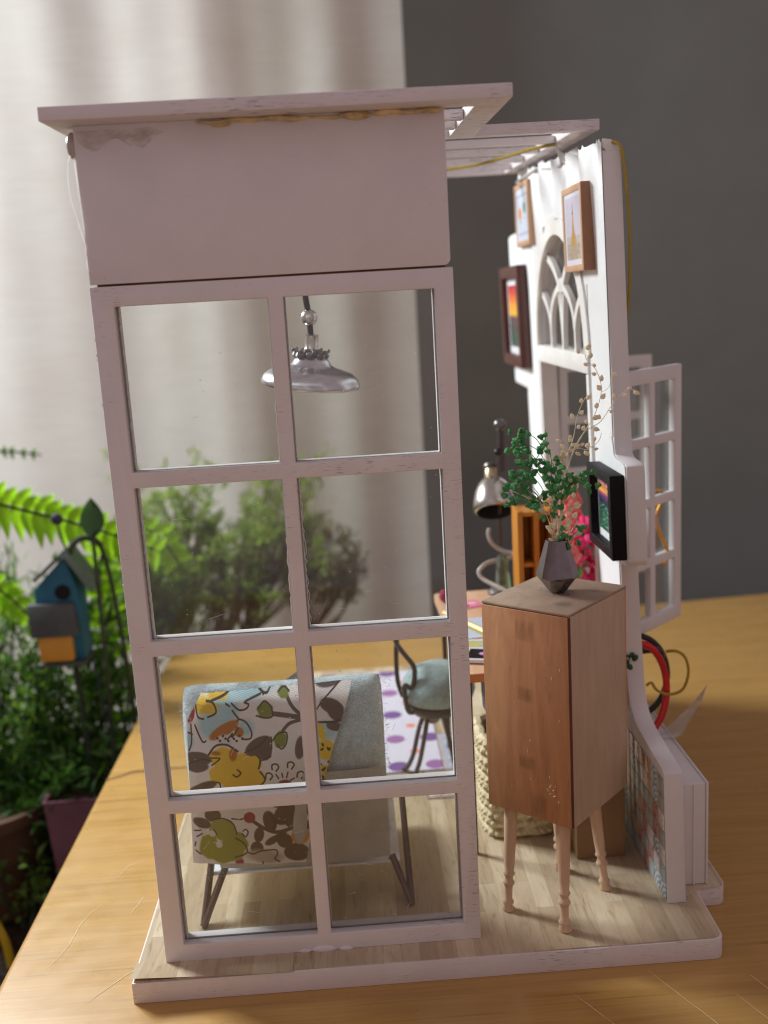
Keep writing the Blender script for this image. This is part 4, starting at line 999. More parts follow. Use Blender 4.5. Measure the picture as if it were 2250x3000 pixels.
o = build(MB().ball((1.05, 1.30, ZD + .030), .026, 12, (.9, 1, 1.1)), 'felt_ball', plain('crimson_felt', (.35, .02, .09), .9), org=(1.05, 1.3, ZD + .004)); tag(o, 'small crimson ball on the desk behind the window frame', 'ball')
# desk lamp
dl = thing('desk_lamp', 'desk lamp with silver bell shade on a dark jointed stem', 'lamp', (1.31, 1.38, ZD))
bx, by = 1.305, 1.385
build(MB().lathe([(.055, 0), (.056, .012), (.04, .026), (.018, .034), (.014, .05), (.02, .06), (.012, .072)], (bx, by, ZD + .001), 22), 'lamp_base', M_pewter, dl)
build(MB().tube([(bx, by, ZD + .06), (bx + .012, by + .01, 1.08), (bx + .018, by + .01, 1.24)], .010, 8), 'stem', M_iron, dl)
build(MB().tube([(bx + .010, by, 1.245), (bx + .020, by, 1.45)], .0075, 8).tube([(bx + .032, by + .01, 1.26), (bx + .034, by + .01, 1.45)], .009, 8), 'arm', M_iron, dl)
build(MB().ball((bx + .022, by, 1.462), .027, 14), 'knob', M_pewter, dl); build(MB().ball((bx + .008, by - .01, 1.348), .017, 10).ball((bx + .018, by - .01, 1.355), .010, 8), 'joint', M_black, dl)
tl = Euler((RAD(28), RAD(5), 0)).to_matrix()
hx_, hy_, hz_ = 1.284, 1.325, 1.098; TL_ = Euler((RAD(-36), RAD(3), 0)).to_matrix(); ax_ = TL_ @ Vector((0, 0, 1)); A_ = lambda d: tuple(Vector((hx_, hy_, hz_)) + ax_ * d)
build(MB().lathe([(.078, 0), (.086, .006), (.090, .020), (.088, .05), (.078, .095), (.062, .13), (.045, .150), (.030, .158)], (hx_, hy_, hz_), 40, TL_, cap=False), 'lamp_shade', M_silver, dl, ang=60)
build(MB().lathe([(.079, .0), (.074, .001), (.070, .02), (.045, .11), (.02, .14)], (hx_, hy_, hz_), 32, TL_, cap=False), 'shade_lining', plain('black_lining', (.006, .006, .007), .7), dl)
build(MB().lathe([(.030, .0), (.033, .008), (.030, .05), (.024, .056)], A_(.148), 20, TL_), 'shade_collar', metal('pale_brass', (.62, .52, .33), .3), dl)
build(MB().lathe([(.022, 0), (.034, .010), (.034, .020), (.018, .03)], A_(.202), 18, TL_), 'collar_cap', M_pewter, dl)
build(MB().tube(spline([(1.262, 1.36, 1.02), (1.258, 1.36, .99), (1.275, 1.36, .95), (1.32, 1.36, .915), (1.355, 1.355, .905), (1.365, 1.34, .895), (1.33, 1.32, .892), (1.25, 1.28, .892), (1.21, 1.25, .88), (1.195, 1.24, .858), (1.215, 1.22, .832), (1.28, 1.16, .805), (1.35, 1.10, .775), (1.42, 1.06, .735)], 6), .009, 8), 'cord', M_greycord, dl)
# orange pigeon-hole shelf
sh = thing('shelf', 'orange stained pigeonhole shelf standing on the desk', 'shelf', (1.40, 1.10, ZD))
x0, x1, yf, ybk, z0, z1 = 1.330, 1.465, 1.03, 1.17, ZD + .001, 1.155
build(MB().box(x0, x0 + .022, yf, ybk, z0, z1), 'side_board', M_orange, sh, bevel=.003); build(MB().box(1.395, 1.417, yf, ybk, z0, z1), 'middle_board', M_orange, sh, bevel=.003)
build(MB().prism([(yf, z0), (1.20, z0), (1.20, 1.10)] + [(1.115 + .085 * cos(q * pi / 10), 1.10 + .085 * sin(q * pi / 10)) for q in range(1, 10)] + [(yf, 1.10)], [], lambda a, b: (1.462, a, b), lambda a, b: (1.486, a, b)), 'round_end_board', M_orange, sh, bevel=.003)
build(MB().box(x0 + .022, 1.462, ybk - .012, ybk - .001, z0 + .002, z1 - .002), 'back_board', M_orange, sh, smooth=False)
for z in (z0 + .004, .925, z1 - .022): build(MB().box(x0 + .0225, 1.3945, yf + .006, ybk - .013, z, z + .017), 'shelf_board', M_orange, sh, bevel=.002); build(MB().box(1.4175, 1.4615, yf + .006, ybk - .013, z, z + .017), 'shelf_board', M_orange, sh, bevel=.002)
a = img('s', 40, 80, (.5, .62, .8)); ell(a, 20, 30, 14, 18, (.8, .6, .78)); ell(a, 20, 62, 10, 8, (.3, .62, .5))
o = build(MB().box(1.358, 1.385, yf + .01, yf + .035, z0 + .022, z0 + .10), 'box', printed('patterned_card', a, .5), smooth=False, uvf=lambda v: ((v.x - 1.358) / .027, (v.z - z0) / .1), org=(1.37, yf, z0 + .022)); tag(o, 'small blue patterned carton in the lower pigeonhole', 'carton')
o = build(MB().lathe([(.028, 0), (.034, .05), (.026, .16), (.018, .20)], (1.30, 1.27, ZD + .001), 6), 'glass_bottle', glass('green_glass', (.55, .75, .62), .2, .15), smooth=False, org=(1.30, 1.27, ZD)); tag(o, 'tall six sided greenish glass bottle behind the shelf', 'bottle')
# flowers
fv = thing('flower_vase', 'round lilac white vase on the desk beside the window', 'vase', (1.52, 1.05, ZD))
build(MB().lathe([(.03, 0), (.055, .01), (.075, .06), (.075, .10), (.055, .14), (.04, .155), (.045, .17)], (1.530, 1.00, ZD + .001), 28, cap=False), 'vase_body', M_lilac, fv)
def spike(name, label, p0, p1, r, mat, n, seed, cat='flower', petal=.025):
    rr = random.Random(seed); t = thing(name, label, cat, p0, 'flowers in the lilac vase'); P0, P1 = Vector(p0), Vector(p1)
    build(MB().tube([P0, P0.lerp(P1, .5) + Vector((.004, 0, 0)), P1], .005, 6), 'stem', M_stem, t)
    base = meshdata(MB().ball((0, 0, 0), 1, 8, (.62, .45, 1)), 'petal', mat)
    for q in range(n):
        u = (q + .5) / n; a = q * 2.4; k = r * (1 - .75 * max(0, (u - .45) / .55)) * (.55 + .45 * min(1, u * 4))
        c = P0.lerp(P1, .25 + .75 * u) + Vector((cos(a) * k, sin(a) * k, rr.uniform(-.01, .01)))
        inst(base, 'petal', t, c, (rr.uniform(-.6, .6) + .5 * sin(a), rr.uniform(-.6, .6) + .5 * cos(a), rr.uniform(0, 6)), petal * rr.uniform(.8, 1.35))
    return t
spike('flower', 'tall coral pink flower spike in the lilac vase', (1.525, 1.00, .76), (1.545, 1.03, 1.240), .058, M_coral, 84, 1)
spike('flower', 'second coral flower spike, low in front of the tall one', (1.515, .94, .76), (1.495, .90, 1.09), .052, M_coral, 54, 2)
spike('flower', 'bright magenta flower bunch against the white wall', (1.550, .98, .76), (1.590, .91, 1.14), .070, M_mag, 64, 3)
spike('flower', 'low magenta blossoms hanging over the vase rim', (1.54, .95, .76), (1.578, .90, .90), .035, M_mag, 18, 4)
spike('flower', 'pale pink bud stalk left of the coral spike', (1.50, 1.02, .78), (1.485, 1.05, 1.13), .02, plain('pale_pink_bud', (.78, .62, .62), .7), 8, 6)
spike('leaf_sprig', 'light green sprig leaning from the lilac vase', (1.50, .92, .80), (1.545, .88, .95), .016, plain('light_green_bud', (.09, .40, .06), .55, var=.2), 18, 5, 'leaves', .016)

# ------------------------------------------------------------------ basket and brown box
bs = thing('basket', 'square cream woven rope basket under the desk', 'basket', (1.24, .73, 0))
for r in range(11):
    z = .019 + r * .036; k = .125 + .012 * r / 10; cx, cy = 1.245, .72; pts = []
    for q in range(49):
        a = 2 * pi * q / 48; ca, sa = cos(a), sin(a); d = (abs(ca) ** 5 + abs(sa) ** 5) ** (-1 / 5)
        w = 1 + .022 * sin(q * pi / 1.0 * .5 + r * 1.6); pts.append((cx + k * d * ca * w, cy + k * d * sa * w * .95, z + .004 * sin(a * 12 + r * 2)))
    build(MB().tube(pts, .0205, 7, False), 'rope_row', M_rope, bs)
    # braid lumps
    bl = MB()
    for q in range(40):
        a = 2 * pi * (q + .5 * (r % 2)) / 40; ca, sa = cos(a), sin(a); d = (abs(ca) ** 5 + abs(sa) ** 5) ** (-1 / 5)
        bl.ball((cx + (k + .014) * d * ca, cy + (k + .014) * d * sa * .95, z + .003), .0165, 6, (.95, .95, .62), (0, 0.5 * (-1) ** r, a))
    build(bl, 'braid', M_rope, bs)
build(MB().box(1.13, 1.36, .61, .83, .002, .012), 'basket_bottom', M_rope, bs, smooth=False)
o = build(MB().lathe([(.08, 0), (.085, .01), (.085, .36), (.07, .37), (.02, .37)], (1.22, .70, .02), 20), 'bin_liner', plain('black_bag', (.006, .006, .007), .5), org=(1.22, .7, .02)); tag(o, 'black roll standing inside the rope basket', 'roll')
o = build(MB().obox((1.20, .66, .33), (.05, .012, .40), (.1, -.25, .3)), 'slate_book', plain('grey_slate', (.10, .115, .115), .6), bevel=.002, org=(1.2, .66, .15)); tag(o, 'grey slate coloured book standing in the basket', 'book')
bx_ = thing('carton', 'plain brown box on the floor behind the cabinet legs', 'box', (1.49, .46, 0))
build(MB().box(1.404, 1.580, .408, .55, .001, .36), 'carton_body', M_box, bx_, bevel=.002); build(MB().box(1.402, 1.582, .406, .552, .361, .372), 'carton_lid', M_box, bx_, bevel=.002)

# ------------------------------------------------------------------ cabinet
cb = thing('cabinet', 'tall brown wooden cabinet box standing on four turned peach legs', 'cabinet', (1.307, .22, 0))
Lc, Mc, Rc, Bc = Vector((1.068, .195, 0)), Vector((1.300, -.010, 0)), Vector((1.547, .255, 0)), Vector((1.315, .460, 0))
z0, z1 = .358, 1.050
def panel(A, B, zlo, zhi, th, out=0, lo2=None):
    d = (B - A).normalized(); nrm = Vector((d.y, -d.x, 0))
    vs = []
    for P in (A, B):
        for w in (out, out - th):
            for z in (zlo, zhi): vs.append(P + nrm * w + Vector((0, 0, z)))
    return MB().add(vs, [(0, 1, 3, 2), (4, 6, 7, 5), (0, 4, 5, 1), (2, 3, 7, 6), (0, 2, 6, 4), (1, 5, 7, 3)])
d1 = (Mc - Lc).normalized(); d2 = (Rc - Mc).normalized()
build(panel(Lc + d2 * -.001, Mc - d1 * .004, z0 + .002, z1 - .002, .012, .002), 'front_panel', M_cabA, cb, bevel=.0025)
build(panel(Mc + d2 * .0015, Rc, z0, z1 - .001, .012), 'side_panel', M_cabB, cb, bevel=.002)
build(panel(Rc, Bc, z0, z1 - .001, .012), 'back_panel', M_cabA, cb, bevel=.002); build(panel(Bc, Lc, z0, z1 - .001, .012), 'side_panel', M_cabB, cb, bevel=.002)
e = .006
def quadbox(zlo, zhi, grow):
    c = (Lc + Rc) / 2; P = [c + (q - c) * grow for q in (Lc, Mc, Rc, Bc)]
    return MB().prism([(p.x, p.y) for p in P], [], lambda a, b: (a, b, zlo), lambda a, b: (a, b, zhi))
build(quadbox(z1, z1 + .008, 1.004), 'top_panel', M_cabT, cb, bevel=.002); build(quadbox(z0 + .006, z0 + .016, .93), 'bottom_panel', M_cabB, cb, smooth=False)
build(panel(Mc - d1 * .004, Mc + d1 * .0005, z0 + .003, z1 - .002, .008, -.0005), 'corner_seam', M_seam, cb, smooth=False)
# dark dried-glue patches left on the front panel
M_stainp = wood('dried_glue_stain', (.11, .062, .035), (.19, .105, .055), (22, 22, 3), .35, dist=.8)
nrm = Vector((d1.y, -d1.x, 0))
for (u0, u1, zc, h) in ((.36, .62, .985, .075), (.37, .60, .775, .055), (.36, .60, .545, .052), (.50, .72, .405, .09), (.06, .30, 1.0, .05)):
    def pf(u, v, u0=u0, u1=u1, zc=zc, h=h):
        uu = u0 + (u1 - u0) * u ; zz = zc + h * (v - .5)  - .02 * (u - .5)
        return tuple(Lc + (Mc - Lc) * uu + nrm * .0026 + Vector((0, 0, zz)))
    build(MB().grid(pf, 8, 6), 'stain_patch', M_stainp, cb, smooth=False, uvf=lambda v, u0=u0, u1=u1, zc=zc, h=h: (((v - Lc).dot(d1) / (Mc - Lc).length - u0) / (u1 - u0), (v.z - zc) / h + .5))
def sstain(m):
    t = m.node_tree; p = t.nodes['Principled BSDF']; out = t.nodes['Material Output']
    tr = nd(t, 'ShaderNodeBsdfTransparent'); ms = nd(t, 'ShaderNodeMixShader')
    n = noise(t, coords(t, (8, 8, 2.5)), 4, 5, .65); uv = nd(t, 'ShaderNodeTexCoord'); sp = nd(t, 'ShaderNodeSeparateXYZ'); t.links.new(uv.outputs['UV'], sp.inputs[0])
    def hump(o):
        a = nd(t, 'ShaderNodeMath', operation='MULTIPLY_ADD'); a.inputs[1].default_value = 2; a.inputs[2].default_value = -1; t.links.new(o, a.inputs[0])
        b = nd(t, 'ShaderNodeMath', operation='POWER'); c = nd(t, 'ShaderNodeMath', operation='ABSOLUTE'); t.links.new(a.outputs[0], c.inputs[0]); t.links.new(c.outputs[0], b.inputs[0]); b.inputs[1].default_value = 3
        e = nd(t, 'ShaderNodeMath', operation='SUBTRACT'); e.inputs[0].default_value = 1; e.use_clamp = True; t.links.new(b.outputs[0], e.inputs[1]); return e.outputs[0]
    m1 = nd(t, 'ShaderNodeMath', operation='MULTIPLY'); t.links.new(hump(sp.outputs[0]), m1.inputs[0]); t.links.new(hump(sp.outputs[1]), m1.inputs[1])
    m2 = nd(t, 'ShaderNodeMath', operation='MULTIPLY'); t.links.new(m1.outputs[0], m2.inputs[0]); t.links.new(ramp(t, n, [(.34, G3(.06)), (.62, G3(.26))]), m2.inputs[1])
    t.links.new(m2.outputs[0], ms.inputs[0])
    t.links.new(tr.outputs[0], ms.inputs[1]); t.links.new(p.outputs[0], ms.inputs[2]); t.links.new(ms.outputs[0], out.inputs[0])
sstain(M_stainp)
gs = MB(); rq = random.Random(4)
for q in range(14):
    u = rq.uniform(.1, .95); z = rq.uniform(z0 + .03, z1 - .1); p = Lc + (Mc - Lc) * u + nrm * .0025 + Vector((0, 0, z)); L = rq.uniform(.003, .012)
    gs.tube([p, p + Vector((rq.uniform(-.003, .003), 0, L))], .0007, 4)
for q in range(10):
    p = Lc + (Mc - Lc) * rq.uniform(.72, .82) + nrm * .0025 + Vector((0, 0, rq.uniform(.455, .49))); gs.tube([p, p + Vector((rq.uniform(-.008, .008), 0, rq.uniform(-.008, .012)))], .0008, 4)
build(gs, 'dried_glue_flecks', M_spec, cb, kind='stuff')
prof = [(.0185, 0), (.0195, .004), (.0150, .016), (.0195, .023), (.0195, .028), (.0140, .036), (.0135, .072), (.0150, .080), (.0200, .087), (.0200, .092), (.0145, .099), (.0140, .110), (.0195, .117), (.0195, .121), (.0155, .128), (.0180, .16), (.0225, .30), (.0230, .36)]
for (fx, fy), (tx, ty) in (((1.109, .141), (1.140, .190)), ((1.270, .006), (1.283, .055)), ((1.456, .216), (1.425, .262)), ((1.330, .354), (1.322, .330))):
    f = Vector((fx, fy, .003)); t_ = Vector((tx, ty, .366)); ax = (t_ - f); L = ax.length; rot = Vector((0, 0, 1)).rotation_difference(ax).to_matrix()
    lg = build(MB().lathe([(r, z * L / .36) for r, z in prof], f, 18, rot), 'leg', M_legwood, cb, ang=60)
    build(MB().ball((fx + .004, fy - .002, .004), .019, 10, (1.15, .9, .42)), 'glue_foot', M_legwood, lg)

# ------------------------------------------------------------------ vase and sprigs
VX, VY, VZ = 1.320, .235, z1 + .0088
vs_ = thing('vase', 'faceted silver metal vase on top of the cabinet', 'vase', (VX, VY, VZ))
n8 = 8; rings = [(.028, 0, 0), (.052, .026, .5), (.072, .052, 0), (.071, .066, .5), (.036, .176, .5), (.033, .180, .5)]
mb = MB()
for r, z, ph in [(.026, 0, .5), (.062, .050, 0), (.0690, .058, .5), (.0350, .172, .5), (.030, .173, .5), (.028, .10, .5)]:
    for q in range(n8):
        a = 2 * pi * (q + ph) / n8 + .19; mb.v.append((VX + r * cos(a), VY + r * sin(a), VZ + z))
R8 = lambda i, q: i * n8 + q % n8
for q in range(n8):
    mb.f += [(R8(0, q), R8(0, q + 1), R8(1, q + 1)), (R8(0, q), R8(1, q + 1), R8(1, q)) if False else (R8(0, q), R8(1, q + 1), R8(1, q))]
    mb.f += [(R8(1, q), R8(1, q + 1), R8(2, q)), (R8(2, q), R8(1, q + 1), R8(2, q + 1))]
    mb.f += [(R8(2, q), R8(2, q + 1), R8(3, q + 1), R8(3, q)), (R8(3, q), R8(3, q + 1), R8(4, q + 1), R8(4, q)), (R8(4, q), R8(4, q + 1), R8(5, q + 1), R8(5, q))]
mb.f.append(tuple(R8(0, q) for q in range(n8))[::-1])
build(mb, 'vase_body', metal('polished_gunmetal', (.27, .235, .24), .15, 0), vs_, smooth=False)
gb = MB()
for (a, r) in ((2.6, .016), (5.6, .013), (5.2, .010), (4.4, .010)): gb.ball((VX + .042 * cos(a), VY + .042 * sin(a), VZ + .003), r, 8, (1.4, 1.1, .45))
build(gb, 'glue_blobs', M_pane2, vs_)
MO = Vector((VX, VY, VZ + .17))
M_dgstem = plain('green_stem', (.06, .22, .07), .6)
gr = thing('green_sprig', 'dyed green bead sprig standing in the silver vase', 'dried flower', MO)
rb_ = random.Random(2); bmb = MB().ball((0, 0, 0), 1, 9, (.85, .85, 1.0)).ball((.45, .2, .55), .62, 7).ball((-.5, .3, .1), .66, 7).ball((.1, -.5, -.35), .6, 7)
bmb.v = [tuple(Vector(v) * rb_.uniform(.80, 1.16)) for v in bmb.v]
bead = meshdata(bmb, 'bead', M_green, ang=30)
rg_ = random.Random(21)
def twig(t, pts, mat, r=.0022): return build(MB().tube(spline(pts, 5), r, 5), 'stem', mat, t)
V = lambda x, z, y=0: (VX + x, VY + y, VZ + z * .915)
main = [V(.0, .10), V(.006, .24), V(-.010, .36), V(-.045, .44), V(-.085, .50), V(-.108, .55)]
twig(gr, main, M_stem, .0035); twig(gr, [V(.006, .24), V(.03, .33), V(.035, .42), V(.02, .50)], M_stem); twig(gr, [V(.0, .30), V(-.06, .33), V(-.12, .36), V(-.14, .375)], M_stem)
twig(gr, [V(.03, .36), V(.06, .41), V(.08, .40), V(.10, .405)], M_stem); twig(gr, [V(.0, .12), V(.04, .20), V(.07, .25)], M_stem); twig(gr, [V(-.06, .47), V(-.03, .53), V(-.028, .575)], M_green, .0015)
beads = [(-.108, .578), (-.118, .556), (-.098, .548), (-.110, .530), (-.088, .530), (-.135, .525), (-.128, .505), (-.09, .505), (-.112, .49), (-.12, .475), (-.10, .46), (-.078, .485), (-.062, .50), (-.085, .455), (-.06, .47), (-.045, .50), (-.030, .545), (-.022, .515), (-.035, .525), (-.05, .45), (-.03, .47), (-.072, .435), (-.045, .43), (-.105, .44), (-.098, .425), (-.02, .45), (-.015, .425), (-.03, .405), (-.06, .41), (-.005, .455), (.005, .44), (-.08, .40), (.0, .415),
         (-.005, .40), (-.025, .385), (.02, .40), (.01, .38), (-.01, .36), (.025, .37), (.0, .345), (.03, .345), (.015, .325), (-.02, .335), (-.042, .345), (-.05, .32), (-.005, .315), (-.03, .31), (.02, .30), (.005, .29), (-.05, .295), (-.135, .385), (-.118, .392), (-.105, .375), (-.13, .365), (-.115, .36),
         (-.145, .335), (-.13, .33), (-.12, .345), (-.135, .315), (-.11, .325), (-.12, .30), (-.10, .305), (-.085, .295), (-.125, .285), (-.105, .28), (-.07, .28), (-.075, .265), (-.155, .285), (-.06, .305), (-.05, .275),
         (.055, .425), (.062, .41), (.072, .40), (.085, .385), (.10, .392), (.112, .385), (.105, .40), (.122, .395), (.118, .375), (.085, .40), (.13, .40), (.045, .385), (.052, .36), (.063, .365),
         (.035, .235), (.085, .225), (.095, .210), (.03, .19), (.065, .18), (.02, .178), (.005, .182)]
for x, z in beads:
    if x < -.066 and z < .39: z += .045
    x = x * .80 if x > 0 else x; yy = rg_.uniform(-.035, .035)
    for kq in range(2): inst(bead, 'bead', gr, V(x + rg_.gauss(0, .010), z + rg_.gauss(0, .010), yy + rg_.gauss(0, .008)), (rg_.uniform(0, 6), rg_.uniform(0, 6), rg_.uniform(0, 6)), rg_.uniform(.0076, .0112))
    if rg_.random() < .3: twig(gr, [V(x, z, yy), V(x * .6 + .004, z - .03, yy * .5), V(x * .35 + .002, z - .075, 0)], M_dgstem, .0011)
cg = thing('dried_grass', 'cream dried grass sprays with oval buds leaning right from the vase', 'dried flower', MO + Vector((.012, 0, 0)))
bud = meshdata(MB().lathe([(.08, -1), (.5, -.75), (.72, -.2), (.62, .35), (.25, .85), (.04, 1.1)], (0, 0, 0), 8, sy=.7), 'bud', M_cream)
def spray(pts, every, side=.012, start=.35, size=.0095):
    P = spline([V(p[0], p[1] * .965) for p in pts], 8); build(MB().tube(P, [.0021 - .0014 * i / len(P) for i in range(len(P))], 5), 'stem', M_stem, cg)
    i = int(len(P) * start); sgn = 1
    while i < len(P):
        p = Vector(P[i]); d = (P[min(i + 1, len(P) - 1)] - P[max(i - 1, 0)]).normalized(); n_ = Vector((-d.z, 0, d.x)); off_ = n_ * sgn * side * rg_.uniform(.5, 1.4) + d * rg_.uniform(0, .012) + Vector((0, rg_.uniform(-.02, .02), 0))
        build(MB().tube([p, p + off_ * .9], .0008, 4, False), 'stalk', M_stem, cg)
        q = Vector((0, 0, 1)).rotation_difference((off_.normalized() + d).normalized()).to_euler()
        inst(bud, 'bud', cg, p + off_, q, size * rg_.uniform(.8, 1.25)); sgn = -sgn; i += every
spray([(.01, .12), (.018, .28), (.04, .45), (.085, .56), (.125, .63), (.150, .72), (.135, .79), (.105, .83), (.10, .875)], 3, .012, .45)
spray([(.012, .12), (.02, .30), (.045, .47), (.09, .57), (.145, .61), (.185, .67), (.225, .712), (.255, .716)], 4, .010, .45)
spray([(.01, .12), (.015, .3), (.03, .46), (.06, .56), (.075, .64), (.10, .70)], 3, .013, .45)
spray([(.01, .14), (.02, .36), (.03, .50), (.07, .52), (.105, .515), (.13, .54)], 3, .012, .5, .0088)
spray([(.0, .12), (-.02, .25), (-.05, .33), (-.085, .38), (-.115, .42)], 4, .012, .4)
spray([(.01, .14), (.03, .24), (.045, .33), (.06, .40)], 3, .014, .25); spray([(.005, .14), (.02, .20), (.05, .225), (.06, .25)], 3, .014, .3)
spray([(.0, .12), (-.005, .2), (-.015, .27), (-.03, .33)], 2, .012, .1); spray([(.01, .12), (.035, .2), (.05, .29), (.07, .33)], 3, .014, .2)
spray([(.005, .12), (.0, .19), (-.01, .24)], 2, .014, .05, .0105); spray([(.01, .5), (.02, .48), (.03, .5), (.04, .53), (.03, .56)], 3, .014, .0)
tw2 = MB().tube(spline([V(.07, .52), V(.115, .505), V(.14, .525), V(.148, .55)], 5), .0010, 4).tube(spline([V(.185, .735), V(.17, .70), V(.15, .69)], 4), .0008, 4); build(tw2, 'stem', M_stem, cg)
inst(bud, 'bud', cg, V(.19, .745), (0, -1.0, 0), .011)

# ------------------------------------------------------------------ plants behind the table
pb_ = thing('planter_trough', 'dark planter trough beside and behind the table holding the plants', 'planter', (-1.5, 3.5, -3.2))
build(MB().box(-3.4, -.70, .9, 4.7, -3.2, -1.36), 'trough_box', plain('dark_trough', (.03, .026, .024), .7), pb_, bevel=.03)
M_soil = plain('dark_soil', (.045, .028, .016), .95, var=.5, vs=8, b=1, bs=25, bd=.04)
build(MB().grid(lambda u, v: (-3.37 + 2.64 * u, .93 + 3.74 * v, -1.30 + .05 * sin(9 * u) * cos(11 * v) + .03 * sin(31 * u + 17 * v)), 60, 70), 'soil', M_soil, pb_)
pt2 = thing('planter_trough', 'low dark planter trough standing behind the table back edge', 'planter', (.2, 4.3, -3.2))
build(MB().box(-.62, 1.2, 3.75, 4.7, -3.2, -1.3), 'trough_box', plain('dark_trough', (.03, .026, .024), .7), pt2, bevel=.03)
build(MB().box(-.58, 1.16, 3.79, 4.66, -1.302, -1.29), 'soil', M_soil, pt2, smooth=False)
# pink square pot
pp = thing('flower_pot', 'dusty pink square pot below the table edge', 'pot', (-.93, 2.45, -1.3))
M_pinkpot = plain('dusty_pink_glaze', (.20, .085, .11), .5, var=.15, vs=4)
build(MB().lathe([(.20, 0), (.245, .70), (.255, .72), (.235, .72), (.22, .66), (.02, .66)], (-.93, 2.45, -1.28), 4, (0, 0, pi / 4)), 'pot_body', M_pinkpot, pp, smooth=False)
tp2 = thing('flower_pot', 'brown earth coloured pot at the far left edge', 'pot', (-1.45, 2.5, -1.3))
build(MB().lathe([(.26, 0), (.34, .56), (.37, .57), (.37, .64), (.33, .64), (.31, .58), (.02, .58)], (-1.50, 2.55, -1.28), 28), 'pot_body', plain('brown_clay', (.085, .042, .020), .7, var=.3, vs=5), tp2)
yl = build(MB().tube(spline([(-1.42, 1.95, -1.31), (-1.42, 1.95, -1.17), (-1.40, 1.95, -1.04), (-1.36, 1.95, -1.00), (-1.32, 1.95, -1.05), (-1.28, 1.95, -1.18), (-1.27, 1.95, -1.31)], 6), .022, 8), 'loop_handle', M_yellow, org=(-1.36, 1.95, -1.31)); tag(yl, 'yellow bent loop handle standing in the dark soil at far left', 'handle')

def leafq(mb, p, d, up_, L, wd, fold=.25):
    d = d.normalized(); s = d.cross(up_)
    if s.length < .05: s = d.cross(Vector((1, 0, 0)))
    s.normalize(); n_ = s.cross(d)
    m = p + d * L * .5; mb.add([p, m + s * wd / 2 + n_ * wd * fold, p + d * L, m - s * wd / 2 + n_ * wd * fold], [(0, 1, 2), (0, 2, 3)])
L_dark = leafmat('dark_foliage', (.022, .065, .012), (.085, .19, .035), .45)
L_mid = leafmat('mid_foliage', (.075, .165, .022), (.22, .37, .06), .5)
L_lime = leafmat('lime_frond', (.19, .43, .012), (.37, .62, .03), .55)
L_feather = leafmat('feathery_foliage', (.20, .30, .055), (.38, .52, .12), .62)
L_brown = leafmat('brown_green_foliage', (.20, .18, .08), (.30, .32, .12), .5)
M_twig = plain('red_brown_twig', (.10, .045, .035), .7, var=.3)
M_dtwig = plain('dark_green_stem', (.020, .035, .014), .6, var=.3)

def frond(name, label, pts, L0, mat, seed, wd=.080, step=.066):
    rr = random.Random(seed); P = spline(pts, 12); t = thing(name, label, 'fern', pts[0], 'fern fronds beside the house')
    build(MB().tube(P, [.014 - .009 * i / len(P) for i in range(len(P))], 6), 'rachis', M_dtwig, t)
    acc = 0; tot = sum((P[i + 1] - P[i]).length for i in range(len(P) - 1)); s_ = 0; nxt = step
    for i in range(len(P) - 1):
        seg = (P[i + 1] - P[i]); s_ += seg.length
        while s_ > nxt:
            u = nxt / tot; nxt += step; d = seg.normalized()
            for sg in (1, -1):
                side = Vector((-d.z, .25 * rr.uniform(-1, 1), d.x)).normalized() * sg
                dir_ = (side + d * .45).normalized(); L = L0 * (1 - .55 * u) * rr.uniform(.85, 1.1)
                mb = MB(); n = 5; s2_ = dir_.cross(Vector((0, 1, 0))).normalized(); p0 = P[i]
                for k in range(n + 1):
                    f = k / n; w = wd * .5 * (1 - f ** 2.2) * min(1, .45 + 2.2 * f) + .001; c = p0 + dir_ * L * f + Vector((0, -.10 * L * f * f + rr.uniform(-.004, .004), -.16 * L * f * f))
                    mb.v += [tuple(c + s2_ * w + Vector((0, .012, 0))), tuple(c), tuple(c - s2_ * w + Vector((0, .012, 0)))]
                for k in range(n): mb.f += [(3 * k, 3 * k + 1, 3 * k + 4, 3 * k + 3), (3 * k + 1, 3 * k + 2, 3 * k + 5, 3 * k + 4)]
                build(mb, 'leaflet', mat, t)
    return t
frond('fern_frond', 'bright lime green fern frond arching behind the birdhouse', [(-1.75, 2.75, -1.25), (-1.72, 2.72, .3), (-1.62, 2.68, .92), (-1.40, 2.65, 1.06), (-1.05, 2.62, .98), (-.70, 2.6, .86), (-.42, 2.58, .74)], .29, L_lime, 11)
frond('fern_frond', 'lime fern frond drooping at the left photo edge', [(-1.9, 2.9, -1.25), (-1.88, 2.85, .2), (-1.78, 2.8, .66), (-1.55, 2.75, .66), (-1.30, 2.72, .50), (-1.15, 2.7, .32)], .24, L_lime, 12)
frond('fern_frond', 'long lime fern frond behind the right hand end of the hook', [(-.72, 3.0, -1.25), (-.85, 3.0, .2), (-.80, 2.98, .66), (-.62, 2.95, .80), (-.45, 2.95, .72), (-.34, 2.9, .55)], .26, L_lime, 14)
frond('fern_frond', 'dull green fern tip showing above the bright frond', [(-2.2, 3.9, -1.25), (-2.1, 3.9, .8), (-1.95, 3.9, 1.16), (-1.6, 3.85, 1.18), (-1.35, 3.85, 1.14)], .10, L_mid, 15, .03)
tl_ = thing('broad_leaf', 'single dark pointed leaf rising beside the window frame', 'leaf', (-.72, 2.35, -1.3))
build(MB().tube(spline([(-.75, 2.35, -1.28), (-.70, 2.35, 0), (-.69, 2.35, .6), (-.685, 2.35, .90)], 8), .012, 6), 'stem', M_dtwig, tl_)
lm = MB(); n = 10
